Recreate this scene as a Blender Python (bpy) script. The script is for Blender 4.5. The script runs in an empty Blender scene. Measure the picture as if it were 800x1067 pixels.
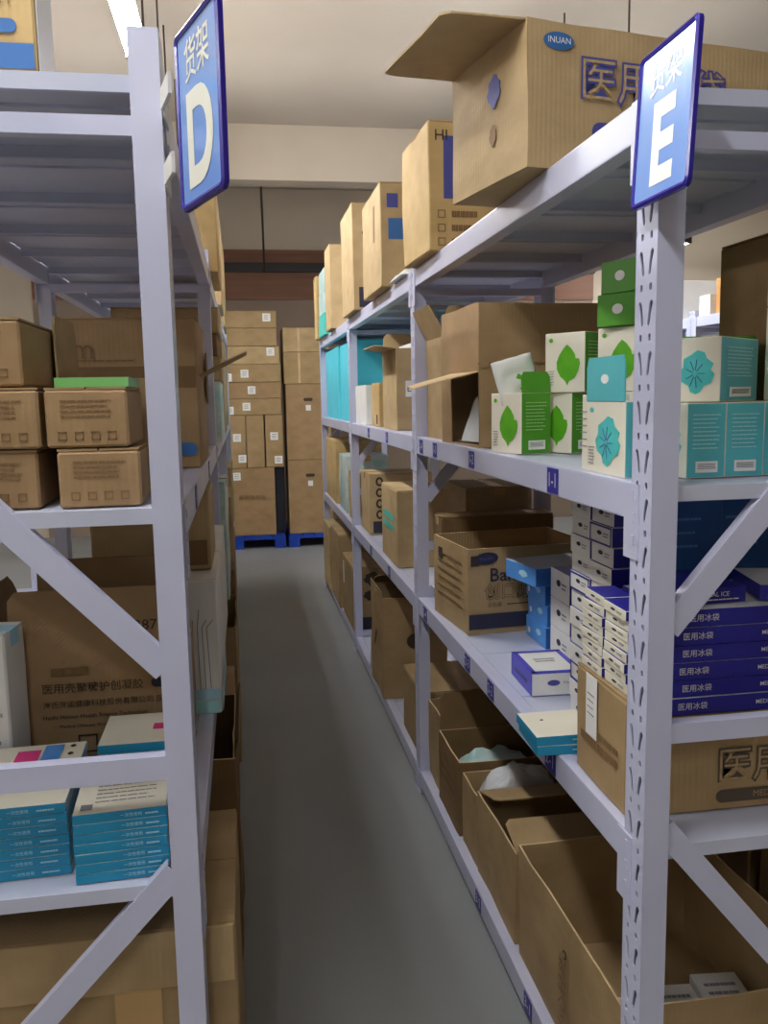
import bpy, bmesh, math, random
from mathutils import Vector, Matrix, noise

random.seed(7)
SC = bpy.context.scene
COL = SC.collection
R = math.radians

# ------------------------------------------------------------------ camera, world, exposure
def look_camera(f_px, yaw, pitch, roll, height):
    a, b, r = R(yaw), R(pitch), R(roll)
    F = Vector((math.sin(a)*math.cos(b), math.cos(a)*math.cos(b), -math.sin(b)))
    Rt = Vector((math.cos(a), -math.sin(a), 0)); U = Rt.cross(F)
    R2 = Rt*math.cos(r) + U*math.sin(r); U2 = -Rt*math.sin(r) + U*math.cos(r)
    cd = bpy.data.cameras.new('camera'); cd.sensor_fit = 'VERTICAL'; cd.sensor_height = 36.0
    cd.lens = f_px/1067*36.0; cd.clip_start = 0.02
    ob = bpy.data.objects.new('camera', cd); COL.objects.link(ob)
    m = Matrix((R2, U2, -F)).transposed().to_4x4(); m.translation = Vector((0, 0, height))
    ob.matrix_world = m
    SC.camera = ob
look_camera(895.6, 9.18, 7.6, -1.03, 1.642)

W = bpy.data.worlds.new('world'); SC.world = W; W.use_nodes = True
W.node_tree.nodes['Background'].inputs[0].default_value = (0.75, 0.8, 0.9, 1)
W.node_tree.nodes['Background'].inputs[1].default_value = 0.05
SC.view_settings.view_transform = 'Standard'; SC.view_settings.look = 'None'
SC.view_settings.gamma = 1.0; SC.view_settings.use_curve_mapping = False
SC.view_settings.exposure = 0.53
TUBE_STRENGTH = 75.0

# ------------------------------------------------------------------ materials
def lin(c):
    c /= 255.0
    return c/12.92 if c <= 0.04045 else ((c+0.055)/1.055)**2.4
def rgb(r, g, b): return (lin(r), lin(g), lin(b), 1)

def base_mat(name, col, rough=0.5, metal=0.0, spec=0.5):
    m = bpy.data.materials.new(name); m.use_nodes = True
    b = m.node_tree.nodes['Principled BSDF']
    b.inputs['Base Color'].default_value = col
    b.inputs['Roughness'].default_value = rough
    b.inputs['Metallic'].default_value = metal
    b.inputs['Specular IOR Level'].default_value = spec
    return m
def noisy(name, c1, c2, scale=6.0, rough=0.6, bump=0.0, bscale=60.0, spec=0.4, stretch=(1, 1, 1), r2=None, detail=4):
    m = base_mat(name, c1, rough, 0, spec)
    nt = m.node_tree; b = nt.nodes['Principled BSDF']
    tc = nt.nodes.new('ShaderNodeTexCoord'); mp = nt.nodes.new('ShaderNodeMapping')
    mp.inputs['Scale'].default_value = stretch
    nt.links.new(tc.outputs['Object'], mp.inputs['Vector'])
    n = nt.nodes.new('ShaderNodeTexNoise'); n.inputs['Scale'].default_value = scale; n.inputs['Detail'].default_value = detail
    nt.links.new(mp.outputs[0], n.inputs['Vector'])
    mx = nt.nodes.new('ShaderNodeMix'); mx.data_type = 'RGBA'
    mx.inputs['A'].default_value = c1; mx.inputs['B'].default_value = c2
    rm = nt.nodes.new('ShaderNodeMapRange'); rm.inputs['From Min'].default_value = 0.3; rm.inputs['From Max'].default_value = 0.7
    nt.links.new(n.outputs['Fac'], rm.inputs['Value']); nt.links.new(rm.outputs[0], mx.inputs['Factor'])
    nt.links.new(mx.outputs['Result'], b.inputs['Base Color'])
    if r2 is not None:
        rr = nt.nodes.new('ShaderNodeMapRange'); rr.inputs['To Min'].default_value = rough; rr.inputs['To Max'].default_value = r2
        nt.links.new(n.outputs['Fac'], rr.inputs['Value']); nt.links.new(rr.outputs[0], b.inputs['Roughness'])
    if bump:
        n2 = nt.nodes.new('ShaderNodeTexNoise'); n2.inputs['Scale'].default_value = bscale; n2.inputs['Detail'].default_value = 3
        nt.links.new(mp.outputs[0], n2.inputs['Vector'])
        bp = nt.nodes.new('ShaderNodeBump'); bp.inputs['Strength'].default_value = bump; bp.inputs['Distance'].default_value = 0.01
        nt.links.new(n2.outputs['Fac'], bp.inputs['Height']); nt.links.new(bp.outputs[0], b.inputs['Normal'])
    return m
def kraft(name, c):
    c2 = (c[0]*0.80, c[1]*0.78, c[2]*0.74, 1)
    m = noisy(name, c, c2, scale=7.0, rough=0.7, bump=0.3, bscale=11, spec=0.25, stretch=(1, 1, 1.5))
    nt = m.node_tree; b = nt.nodes['Principled BSDF']          # fine corrugation under the paper
    bp = next(n for n in nt.nodes if n.type == 'BUMP'); tc = next(n for n in nt.nodes if n.type == 'TEX_COORD')
    sp = nt.nodes.new('ShaderNodeSeparateXYZ'); nt.links.new(tc.outputs['Object'], sp.inputs[0])
    ad = nt.nodes.new('ShaderNodeMath'); ad.operation = 'ADD'; nt.links.new(sp.outputs[0], ad.inputs[0]); nt.links.new(sp.outputs[1], ad.inputs[1])
    mu = nt.nodes.new('ShaderNodeMath'); mu.operation = 'MULTIPLY'; mu.inputs[1].default_value = 520.0; nt.links.new(ad.outputs[0], mu.inputs[0])
    sn = nt.nodes.new('ShaderNodeMath'); sn.operation = 'SINE'; nt.links.new(mu.outputs[0], sn.inputs[0])
    b2 = nt.nodes.new('ShaderNodeBump'); b2.inputs['Strength'].default_value = 0.05; b2.inputs['Distance'].default_value = 0.01
    nt.links.new(sn.outputs[0], b2.inputs['Height']); nt.links.new(bp.outputs[0], b2.inputs['Normal']); nt.links.new(b2.outputs[0], b.inputs['Normal'])
    return m
M = {}
M['kraft'] = kraft('kraft_card', rgb(177, 150, 109))
M['kraft_light'] = kraft('kraft_card_light', rgb(194, 168, 125))
M['kraft_red'] = kraft('kraft_card_reddish', rgb(172, 142, 104))
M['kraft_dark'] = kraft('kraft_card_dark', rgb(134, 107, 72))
M['kraft_yellow'] = kraft('kraft_card_yellow', rgb(206, 176, 122))
M['kraft_edge'] = kraft('kraft_edge', rgb(222, 194, 150))
M['rack'] = noisy('rack_paint', rgb(204, 206, 229), rgb(195, 198, 222), scale=3, rough=0.26, r2=0.36, spec=0.5)
M['shelf'] = noisy('shelf_paint', rgb(204, 208, 226), rgb(192, 197, 217), scale=4, rough=0.36, r2=0.5, spec=0.5)
M['floor'] = noisy('epoxy_floor', rgb(148, 151, 151), rgb(138, 141, 142), scale=0.9, rough=0.42, r2=0.6, bump=0.03, bscale=9, spec=0.4)
M['wall'] = noisy('wall_plaster', rgb(204, 192, 174), rgb(196, 183, 164), scale=1.4, rough=0.85, bump=0.04, bscale=20)
M['ceiling'] = noisy('ceiling_paint', rgb(186, 176, 161), rgb(179, 168, 153), scale=1.0, rough=0.9)
M['wood'] = noisy('brown_board', rgb(136, 96, 74), rgb(118, 82, 63), scale=3, rough=0.6, stretch=(0.3, 1, 6))
M['lowerwall'] = noisy('lower_wall', rgb(150, 132, 116), rgb(140, 123, 108), scale=1.2, rough=0.8)
M['dark'] = base_mat('dark_metal', rgb(45, 42, 42), 0.5)
M['white'] = noisy('white_card', rgb(236, 234, 228), rgb(228, 226, 220), scale=8, rough=0.5)
M['cream'] = noisy('cream_card', rgb(240, 234, 214), rgb(232, 226, 206), scale=8, rough=0.5)
M['sticker'] = base_mat('paper_sticker', rgb(244, 243, 238), 0.6)
M['green'] = noisy('green_card', rgb(86, 160, 44), rgb(76, 148, 38), scale=6, rough=0.42)
M['leaf'] = noisy('leaf_print', rgb(104, 186, 40), rgb(84, 164, 34), scale=18, rough=0.45)
M['green_pale'] = base_mat('pale_green_print', rgb(170, 214, 140), 0.5)
M['teal'] = noisy('teal_card', rgb(96, 194, 200), rgb(86, 184, 192), scale=6, rough=0.42)
M['teal_print'] = noisy('teal_print', rgb(92, 208, 202), rgb(70, 190, 188), scale=25, rough=0.45)
M['teal_pale'] = base_mat('pale_teal_print', rgb(168, 222, 224), 0.5)
M['cyan'] = noisy('cyan_card', rgb(92, 212, 228), rgb(80, 202, 220), scale=6, rough=0.5)
M['sea'] = noisy('sea_green_card', rgb(92, 202, 188), rgb(80, 190, 178), scale=6, rough=0.5)
M['navy'] = noisy('navy_card', rgb(46, 44, 150), rgb(40, 38, 138), scale=6, rough=0.38)
M['purple'] = noisy('violet_card', rgb(88, 84, 206), rgb(80, 76, 196), scale=6, rough=0.4)
M['blue'] = noisy('blue_card', rgb(92, 158, 228), rgb(74, 140, 216), scale=14, rough=0.42)
M['blue_deep'] = noisy('deep_blue_card', rgb(36, 96, 168), rgb(30, 84, 154), scale=9, rough=0.42)
M['aqua'] = noisy('aqua_book', rgb(38, 148, 190), rgb(30, 136, 178), scale=8, rough=0.4)
M['aqua_line'] = base_mat('aqua_line', rgb(170, 214, 230), 0.5)
M['ink'] = base_mat('brown_black_ink', rgb(62, 46, 34), 0.65)
M['ink_mid'] = base_mat('brown_ink', rgb(84, 72, 60), 0.65)
M['ink_soft'] = base_mat('faded_ink', rgb(132, 102, 66), 0.7)
M['ink_blue'] = base_mat('blue_ink', rgb(74, 78, 150), 0.6)
M['ink_navy'] = base_mat('navy_ink', rgb(42, 42, 62), 0.6)
M['ink_grey'] = base_mat('grey_ink', rgb(140, 140, 146), 0.6)
M['logo_blue'] = base_mat('logo_blue', rgb(54, 108, 170), 0.5)
M['tag_blue'] = base_mat('tag_blue', rgb(44, 42, 150), 0.4)
M['sign_frame'] = base_mat('sign_frame', rgb(46, 34, 146), 0.22, 0, 0.6)
M['sign_face'] = noisy('sign_face', rgb(150, 186, 242), rgb(120, 160, 232), scale=3, rough=0.12, spec=0.6)
M['sign_text'] = base_mat('sign_text', rgb(240, 240, 224), 0.4)
M['pallet'] = noisy('blue_plastic', rgb(34, 74, 178), rgb(28, 62, 160), scale=5, rough=0.45)
M['tape'] = base_mat('packing_tape', rgb(196, 158, 104), 0.22, 0, 0.5)
M['tape_blue'] = base_mat('blue_tape', rgb(58, 128, 196), 0.4)
M['pink'] = base_mat('pink_print', rgb(232, 64, 140), 0.5)
M['plastic'] = noisy('thin_plastic', rgb(222, 224, 224), rgb(204, 208, 210), scale=12, rough=0.25, bump=0.4, bscale=22)
M['plastic_teal'] = noisy('teal_wrap', rgb(150, 200, 196), rgb(222, 228, 224), scale=10, rough=0.3, bump=0.4, bscale=22)
M['wrap_dark'] = noisy('dark_wrap', rgb(50, 54, 66), rgb(40, 42, 52), scale=7, rough=0.4, bump=0.3)
M['green_tray'] = base_mat('green_plastic', rgb(120, 190, 110), 0.35)
M['orange'] = kraft('orange_card', rgb(204, 146, 84))
M['cable'] = base_mat('cable', rgb(70, 60, 50), 0.6)
def emis(name, col, s):
    m = bpy.data.materials.new(name); m.use_nodes = True; nt = m.node_tree
    nt.nodes.clear(); e = nt.nodes.new('ShaderNodeEmission'); o = nt.nodes.new('ShaderNodeOutputMaterial')
    e.inputs[0].default_value = col; e.inputs[1].default_value = s; nt.links.new(e.outputs[0], o.inputs[0]); return m
M['tube'] = emis('lit_tube', (0.97, 0.98, 1.0, 1), TUBE_STRENGTH)

# ------------------------------------------------------------------ mesh helpers
class MB:
    """collects shapes; build() links them as one mesh object"""
    def __init__(s): s.v = []; s.f = []; s.mi = []
    def quad(s, pts, mi=0):
        i = len(s.v); s.v += [tuple(p) for p in pts]; s.f.append(tuple(range(i, i+len(pts)))); s.mi.append(mi)
    def box(s, x0, x1, y0, y1, z0, z1, mi=0, mats=None):
        i = len(s.v)
        s.v += [(x0, y0, z0), (x1, y0, z0), (x1, y1, z0), (x0, y1, z0), (x0, y0, z1), (x1, y0, z1), (x1, y1, z1), (x0, y1, z1)]
        fs = [('-z', (0, 3, 2, 1)), ('+z', (4, 5, 6, 7)), ('-y', (0, 1, 5, 4)), ('+x', (1, 2, 6, 5)), ('+y', (2, 3, 7, 6)), ('-x', (3, 0, 4, 7))]
        for n, f in fs:
            s.f.append(tuple(i+k for k in f)); s.mi.append((mats or {}).get(n, mi))
        return s
    def bar(s, a, b, w, t, up=(0, 0, 1), mi=0):
        a = Vector(a); b = Vector(b); d = (b-a).normalized(); side = d.cross(Vector(up)).normalized(); u = side.cross(d)
        i = len(s.v)
        for p in (a, b):
            for q, r in ((-1, -1), (1, -1), (1, 1), (-1, 1)):
                s.v.append(tuple(p + side*q*w/2 + u*r*t/2))
        for f in ((3, 2, 1, 0), (4, 5, 6, 7), (0, 1, 5, 4), (1, 2, 6, 5), (2, 3, 7, 6), (3, 0, 4, 7)):
            s.f.append(tuple(i+k for k in f)); s.mi.append(mi)
        return s
    def tube(s, a, b, r, n=10, mi=0):
        a = Vector(a); b = Vector(b); d = (b-a).normalized()
        e = d.cross(Vector((0, 0, 1)));
        if e.length < 1e-4: e = Vector((1, 0, 0))
        e.normalize(); g = d.cross(e); i = len(s.v)
        for p in (a, b):
            for k in range(n):
                t = 2*math.pi*k/n; s.v.append(tuple(p + e*math.cos(t)*r + g*math.sin(t)*r))
        for k in range(n):
            k2 = (k+1) % n; s.f.append((i+k, i+k2, i+n+k2, i+n+k)); s.mi.append(mi)
        s.f.append(tuple(i+k for k in range(n))[::-1]); s.mi.append(mi)
        s.f.append(tuple(i+n+k for k in range(n))); s.mi.append(mi)
        return s
    def mesh(s, name, mats):
        me = bpy.data.meshes.new(name); me.from_pydata(s.v, [], s.f)
        for m in (mats if isinstance(mats, (list, tuple)) else [mats]): me.materials.append(M[m] if isinstance(m, str) else m)
        me.polygons.foreach_set('material_index', s.mi); me.update(); return me
    def build(s, name, mats, parent=None): return link(name, s.mesh(name, mats), parent)

def link(name, me, parent=None):
    o = bpy.data.objects.new(name, me); COL.objects.link(o)
    if parent is not None: o.parent = parent
    return o
def tag(o, label, cat, group=None):
    o['label'] = label; o['category'] = cat
    if group: o['group'] = group
    return o
def empty(name, loc=(0, 0, 0), rz=0.0):
    o = bpy.data.objects.new(name, None); COL.objects.link(o); o.location = loc; o.rotation_euler = (0, 0, rz)
    o.empty_display_size = 0.05; return o
def struct(o): o['kind'] = 'structure'; return o

def finish(me, bevel=0.0, seg=1, smooth=False, sub=0, amp=0.0, freq=4.0, seed=0.0, sharp=False):
    """bevel, subdivide and wobble a mesh in place"""
    bm = bmesh.new(); bm.from_mesh(me)
    bmesh.ops.remove_doubles(bm, verts=bm.verts, dist=1e-6)
    if sub: bmesh.ops.subdivide_edges(bm, edges=[e for e in bm.edges if e.calc_length() > 0.03], cuts=sub, use_grid_fill=True)
    if bevel:
        ed = [e for e in bm.edges if len(e.link_faces) == 2 and e.calc_face_angle(0) > 0.5]
        bmesh.ops.bevel(bm, geom=ed, offset=bevel, segments=seg, profile=0.7, affect='EDGES', clamp_overlap=True)
    if amp:
        off = Vector((seed*3.1, seed*7.7, seed*1.9))
        for v in bm.verts:
            dv = noise.noise_vector(v.co*freq + off)*amp; dv.z *= min(1.0, max(0.0, v.co.z)/0.05); v.co += dv
    bmesh.ops.recalc_face_normals(bm, faces=bm.faces)
    bm.to_mesh(me); bm.free()
    if smooth:
        for p in me.polygons: p.use_smooth = True
    me.update(); return me

# ------------------------------------------------------------------ faces, prints, stickers
def face_m(d, face, u, v, eps=0.0015):
    """matrix of a point on a face of a box d=(sx,sy,sz) whose origin is the middle of its base"""
    sx, sy, sz = d
    if face == '-y': o = (u, -sy/2-eps, v); X = (1, 0, 0); Y = (0, 0, 1)
    elif face == '+y': o = (-u, sy/2+eps, v); X = (-1, 0, 0); Y = (0, 0, 1)
    elif face == '-x': o = (-sx/2-eps, -u, v); X = (0, -1, 0); Y = (0, 0, 1)
    elif face == '+x': o = (sx/2+eps, u, v); X = (0, 1, 0); Y = (0, 0, 1)
    else: o = (u, v, sz+eps); X = (1, 0, 0); Y = (0, 1, 0)
    X = Vector(X); Y = Vector(Y); Z = X.cross(Y)
    m = Matrix((X, Y, Z)).transposed().to_4x4(); m.translation = o; return m

_tc = {}
def text_mesh(s, mat, off=0.0, ext=0.0):
    k = (s, mat, off, ext)
    if k in _tc: return _tc[k]
    c = bpy.data.curves.new('lettering', 'FONT'); c.body = s; c.size = 1.0; c.align_x = 'CENTER'; c.align_y = 'CENTER'
    c.offset = off; c.extrude = ext; c.resolution_u = 6 if len(s) < 3 else 2
    o = bpy.data.objects.new('lettering', c); COL.objects.link(o)
    bpy.context.view_layer.update()
    me = bpy.data.meshes.new_from_object(o.evaluated_get(bpy.context.evaluated_depsgraph_get()))
    bpy.data.objects.remove(o); bpy.data.curves.remove(c)
    me.name = 'lettering'; me.materials.clear(); me.materials.append(M[mat]); _tc[k] = me; return me
def text(parent, d, face, s, size, u, v, mat='ink', off=0.0, eps=0.0022, wx=1.0, name='printed_text', rot=0.0):
    o = link(name, text_mesh(s, mat, off), parent)
    o.matrix_local = face_m(d, face, u, v, eps) @ Matrix.Rotation(rot, 4, 'Z') @ Matrix.Diagonal((size*wx, size, size, 1)); return o
def plate(parent, d, face, w, h, u, v, mat, name='sticker', shape='rect', eps=0.001, t=0.0008, rot=0.0):
    mb = MB()
    if shape == 'rect': pts = [(-w/2, -h/2), (w/2, -h/2), (w/2, h/2), (-w/2, h/2)]
    elif shape == 'ellipse': pts = [(w/2*math.cos(2*math.pi*k/24), h/2*math.sin(2*math.pi*k/24)) for k in range(24)]
    elif shape == 'pill':
        r = h/2; pts = [(w/2-r + r*math.cos(R(-90+180*k/8)), r*math.sin(R(-90+180*k/8))) for k in range(9)] + \
                       [(-w/2+r + r*math.cos(R(90+180*k/8)), r*math.sin(R(90+180*k/8))) for k in range(9)]
    else: pts = [(x*w/2, y*h/2) for x, y in shape]
    n = len(pts)
    mb.quad([(x, y, t) for x, y in pts]); mb.quad([(x, y, 0) for x, y in pts][::-1])
    for k in range(n):
        a, b = pts[k], pts[(k+1) % n]; mb.quad([(a[0], a[1], 0), (b[0], b[1], 0), (b[0], b[1], t), (a[0], a[1], t)])
    o = mb.build(name, mat, parent); o.matrix_local = face_m(d, face, u, v, eps) @ Matrix.Rotation(rot, 4, 'Z'); return o
def ring(parent, d, face, w, h, u, v, mat, lw=0.004, name='printed_frame', eps=0.001):
    mb = MB(); t = 0.0008
    for x0, x1, y0, y1 in ((-w/2, w/2, h/2-lw, h/2), (-w/2, w/2, -h/2, -h/2+lw), (-w/2, -w/2+lw, -h/2, h/2), (w/2-lw, w/2, -h/2, h/2)):
        mb.box(x0, x1, y0, y1, 0, t)
    o = mb.build(name, mat, parent); o.matrix_local = face_m(d, face, u, v, eps); return o

# ------------------------------------------------------------------ cartons
_seed = [0]
def carton(label, b, rot=0.0, mat='kraft', top='closed', flaps=None, group=None, amp=0.0022, tape=True, name='carton', floor=True, tapemat='tape'):
    """b=(x0,x1,y0,y1,z0,z1). top closed: two flaps and tape; open: hollow with the given flaps {side:(length, angle above outward horizontal)}"""
    x0, x1, y0, y1, z0, z1 = b; sx, sy, sz = x1-x0, y1-y0, z1-z0
    _seed[0] += 1; sd = _seed[0]
    root = empty(name, ((x0+x1)/2, (y0+y1)/2, z0), R(rot)); d = (sx, sy, sz)
    tag(root, label, 'carton', group)
    hx, hy = sx/2, sy/2; T = 0.005
    if top == 'closed':
        m = MB(); m.box(-hx, hx, -hy, hy, 0.0005, sz-0.004)
        me = m.mesh('body', mat); finish(me, bevel=0.004, seg=1, sub=3, amp=amp, freq=5, seed=sd); link('body', me, root)
        for s in (-1, 1):
            m = MB()
            if sx >= sy: m.box(-hx+0.002, hx-0.002, *( (-hy+0.001, -0.0015) if s < 0 else (0.0015, hy-0.001)), sz-0.0035, sz)
            else: m.box(*((-hx+0.001, -0.0015) if s < 0 else (0.0015, hx-0.001)), -hy+0.002, hy-0.002, sz-0.0035, sz)
            link('flap', m.mesh('flap', mat), root)
        if tape:
            m = MB(); w = 0.024; e = 0.0012
            if sx >= sy: m.box(-hx-e, hx+e, -w, w, sz, sz+0.0008); m.box(-hx-e-0.0012, -hx-e, -w, w, sz-0.035, sz+0.0008); m.box(hx+e, hx+e+0.0012, -w, w, sz-0.035, sz+0.0008)
            else: m.box(-w, w, -hy-e, hy+e, sz, sz+0.0008); m.box(-w, w, -hy-e-0.0012, -hy-e, sz-0.035, sz+0.0008); m.box(-w, w, hy+e, hy+e+0.0012, sz-0.035, sz+0.0008)
            m.build('packing_tape', tapemat, root)
    else:
        m = MB()
        m.box(-hx, hx, -hy, hy, 0.0005, T)
        e1 = {'+z': 1}
        m.box(-hx, hx, -hy, -hy+T, T, sz, 0, e1); m.box(-hx, hx, hy-T, hy, T, sz, 0, e1)
        m.box(-hx, -hx+T, -hy+T, hy-T, T, sz, 0, e1); m.box(hx-T, hx, -hy+T, hy-T, T, sz, 0, e1)
        me = m.mesh('body', [mat, 'kraft_edge']); finish(me, sub=5, amp=amp*1.6, freq=6, seed=sd); link('body', me, root)
        for side, (L, ang) in (flaps or {}).items():
            m = MB(); wd = (sy if side[1] == 'x' else sx)/2-0.004; ch = min(0.02, L*0.2)
            t = 0.004
            pts = [(-wd, 0), (wd, 0), (wd-ch*0.4, L-ch), (wd-ch*1.2, L), (-wd+ch*1.2, L), (-wd+ch*0.4, L-ch)]
            for zz, rev in ((t/2, 0), (-t/2, 1)):
                q = [(x, y, zz) for x, y in pts]; m.quad(q[::-1] if rev else q)
            for k in range(6):
                a, c = pts[k], pts[(k+1) % 6]; m.quad([(a[0], a[1], -t/2), (c[0], c[1], -t/2), (c[0], c[1], t/2), (a[0], a[1], t/2)])
            me = m.mesh('flap', mat); finish(me, sub=2, amp=0.004, freq=5, seed=sd+0.5)
            o = link('flap', me, root)
            rz = {'-y': math.pi, '+y': 0, '-x': math.pi/2, '+x': -math.pi/2}[side]
            pos = {'-y': (0, -hy, sz), '+y': (0, hy, sz), '-x': (-hx, 0, sz), '+x': (hx, 0, sz)}[side]
            o.matrix_local = Matrix.Translation(pos) @ Matrix.Rotation(rz, 4, 'Z') @ Matrix.Rotation(R(ang), 4, 'X')
    return root, d

def box_thing(name, label, cat, b, rot=0.0, mats=('white',), faces=None, group=None, bevel=0.0015, pivot=None):
    """a small printed box; one mesh with a material for each face"""
    x0, x1, y0, y1, z0, z1 = b; sx, sy, sz = x1-x0, y1-y0, z1-z0
    m = MB(); m.box(-sx/2, sx/2, -sy/2, sy/2, 0.0003, sz-0.0003, 0, faces)
    me = m.mesh(name, list(mats)); finish(me, bevel=bevel)
    o = link(name, me); o.location = ((x0+x1)/2, (y0+y1)/2, z0); o.rotation_euler = (0, 0, R(rot))
    tag(o, label, cat, group); return o, (sx, sy, sz)
def near_corner(cx, cy, w, l, rot, z0, z1):
    """bounds and rotation of a box whose nearest corner (its -x,-y one) stands at cx,cy; w along x', l along y'"""
    a = R(rot); mx = cx + math.cos(a)*w/2 - math.sin(a)*l/2; my = cy + math.sin(a)*w/2 + math.cos(a)*l/2
    return (mx-w/2, mx+w/2, my-l/2, my+l/2, z0, z1)
ORD = ['topmost', 'second from the top', 'third from the top', 'fourth from the top', 'fifth from the top', 'sixth from the top', 'seventh from the top', 'eighth from the top', 'ninth from the top', 'tenth from the top', 'eleventh from the top', 'lowest']

# ------------------------------------------------------------------ the room
CEIL = 4.19; XW0, XW1, YW0, YW1 = -4.6, 7.4, -3.6, 11.0
def slab(name, mat, *b):
    m = MB(); m.box(*b); return struct(m.build(name, mat))
slab('floor', 'floor', XW0, XW1, YW0, YW1, -0.1, 0.0)
slab('ceiling', 'ceiling', XW0, XW1, YW0, YW1, CEIL, CEIL+0.1)
slab('wall_back', 'wall', XW0, XW1, YW1, YW1+0.12, 0, CEIL)
slab('wall_front', 'wall', XW0, XW1, YW0-0.12, YW0, 0, CEIL)
slab('wall_left', 'wall', XW0-0.12, XW0, YW0, YW1, 0, CEIL)
slab('wall_right', 'wall', XW1, XW1+0.12, YW0, YW1, 0, CEIL)
slab('trim_1', 'wall', XW0, XW1, 8.5, 8.76, 3.69, CEIL)                  # downstand beam across the ceiling
slab('trim_2', 'wood', -2.4, 4.6, YW1-0.05, YW1, 2.86, 3.46)              # brown board along the back wall
slab('trim_3', 'dark', -2.4, 4.6, YW1-0.10, YW1-0.05, 3.19, 3.30)         # dark rail across the board
slab('trim_4', 'lowerwall', -2.4, 4.6, YW1-0.03, YW1, 0.0, 2.86)
c = MB(); c.tube((0.265, 8.80, 3.69), (0.335, 10.87, 3.2), 0.012, 8)
tag(c.build('hanging_cable', 'cable'), 'thin dark cable hanging from ceiling beam to rail on back wall', 'cable')
for k, (x, y) in enumerate(((1.0, 5.6), (1.12, 5.62))):
    m = MB(); m.tube((x, y, CEIL-0.006), (x, y, CEIL), 0.014, 10)
    tag(m.build('ceiling_plug', 'dark'), 'small dark screw plug on ceiling, %s of the pair' % ('left' if k == 0 else 'right'), 'screw plug', 'ceiling plugs')

# ------------------------------------------------------------------ tube lamps hung from the ceiling
def lamp(x, y0, label):
    L = 1.25; z = 3.3
    r = empty('tube_lamp', (x, y0, z)); tag(r, label, 'lamp', 'twin tube lamps hung under the ceiling')
    m = MB(); m.box(-0.045, 0.045, 0, L, 0.02, 0.05); m.box(-0.014, 0.014, 0.0, L, 0.0, 0.02); m.build('housing', 'white', r)
    for s in (-1, 1):
        m = MB(); m.tube((s*0.036, 0.03, 0.0), (s*0.036, L-0.03, 0.0), 0.017, 10); m.build('tube', 'tube', r)
    for yy in (0.0, L):
        m = MB(); m.box(-0.06, 0.06, yy-0.008, yy+0.008, -0.018, 0.05); m.build('end_cap', 'dark', r)
    for yy in (0.12, L-0.12):
        m = MB(); m.tube((0, yy, 0.05), (0, yy, CEIL-z), 0.006, 6); m.build('hanging_rod', 'cable', r)
rows = ((-3.1, 'beyond the left rack'), (-0.43, 'above the left rack'), (2.25, 'behind the right rack'), (4.95, 'far to the right'))
for x, w in rows:
    for y, yw in ((-2.4, 'behind the camera'), (0.2, 'just before the racks'), (3.28, 'over the first bays'), (4.78, 'added over the middle bays to brighten the aisle'), (6.3, 'over the far bays'), (9.2, 'near the back wall')):  # middle-bay lamps are added out of view to brighten the aisle
        if x > 2 and y in (0.2, 3.28) or y == -2.4 and x != -0.43 or y == 4.78 and abs(x) > 3: continue
        if y == 9.2 and x != 4.95 or y == 6.3 and x == 4.95: continue
        lamp(x, y, 'white twin tube lamp hanging %s, %s' % (w, yw))

# ------------------------------------------------------------------ racks
PW, PD = 0.047, 0.078            # post: across, along
def post_mesh(s, H):
    m = MB(); pit = 0.083; n = int(H/pit)
    def cell(y0, y1, z0, z1, inner):
        cy, cz = (y0+y1)/2, (z0+z1)/2
        out = [(y0, z0), (cy, z0), (y1, z0), (y1, cz), (y1, z1), (cy, z1), (y0, z1), (y0, cz)]
        inn = [(cy+a, cz+b) for a, b in inner]
        for k in range(8):
            k2 = (k+1) % 8
            m.quad([(0, out[k][0], out[k][1]), (0, out[k2][0], out[k2][1]), (0, inn[k2][0], inn[k2][1]), (0, inn[k][0], inn[k][1])])
            m.quad([(0, inn[k][0], inn[k][1]), (0, inn[k2][0], inn[k2][1]), (s*0.0025, inn[k2][0], inn[k2][1]), (s*0.0025, inn[k][0], inn[k][1])])
    def slot(q):
        return [(-0.004-q*0.005, -0.019), (-q*0.005, -0.023), (0.004-q*0.005, -0.019), (0.0048-q*0.001, 0.0), (0.0062+q*0.004, 0.015), (q*0.004, 0.020), (-0.0062+q*0.004, 0.015), (-0.0048-q*0.001, 0.0)]
    hole = [(-0.004, -0.005), (0, -0.006), (0.004, -0.005), (0.005, 0), (0.004, 0.005), (0, 0.006), (-0.004, 0.005), (-0.005, 0)]
    e = 0.006
    for k in range(n):
        z = k*pit
        for c, (a, b) in enumerate(((e, PD/2), (PD/2, PD-e))):
            cell(a, b, z, z+0.058, slot(1 if c == 1 else -1)); cell(a, b, z+0.058, z+pit, hole)
    m.quad([(0, 0, 0), (0, e, 0), (0, e, H), (0, 0, H)]); m.quad([(0, PD-e, 0), (0, PD, 0), (0, PD, H), (0, PD-e, H)])
    if H > n*pit: m.quad([(0, e, n*pit), (0, PD-e, n*pit), (0, PD-e, H), (0, e, H)])
    xs = sorted((0, s*PW)); t = 0.002
    m.box(xs[0], xs[1], 0, t, 0, H); m.box(xs[0], xs[1], PD-t, PD, 0, H)
    xb = sorted((s*PW, s*(PW-t)))
    m.box(xb[0], xb[1], t, PD-t, 0, H)
    return m.mesh('post', 'rack')

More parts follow.
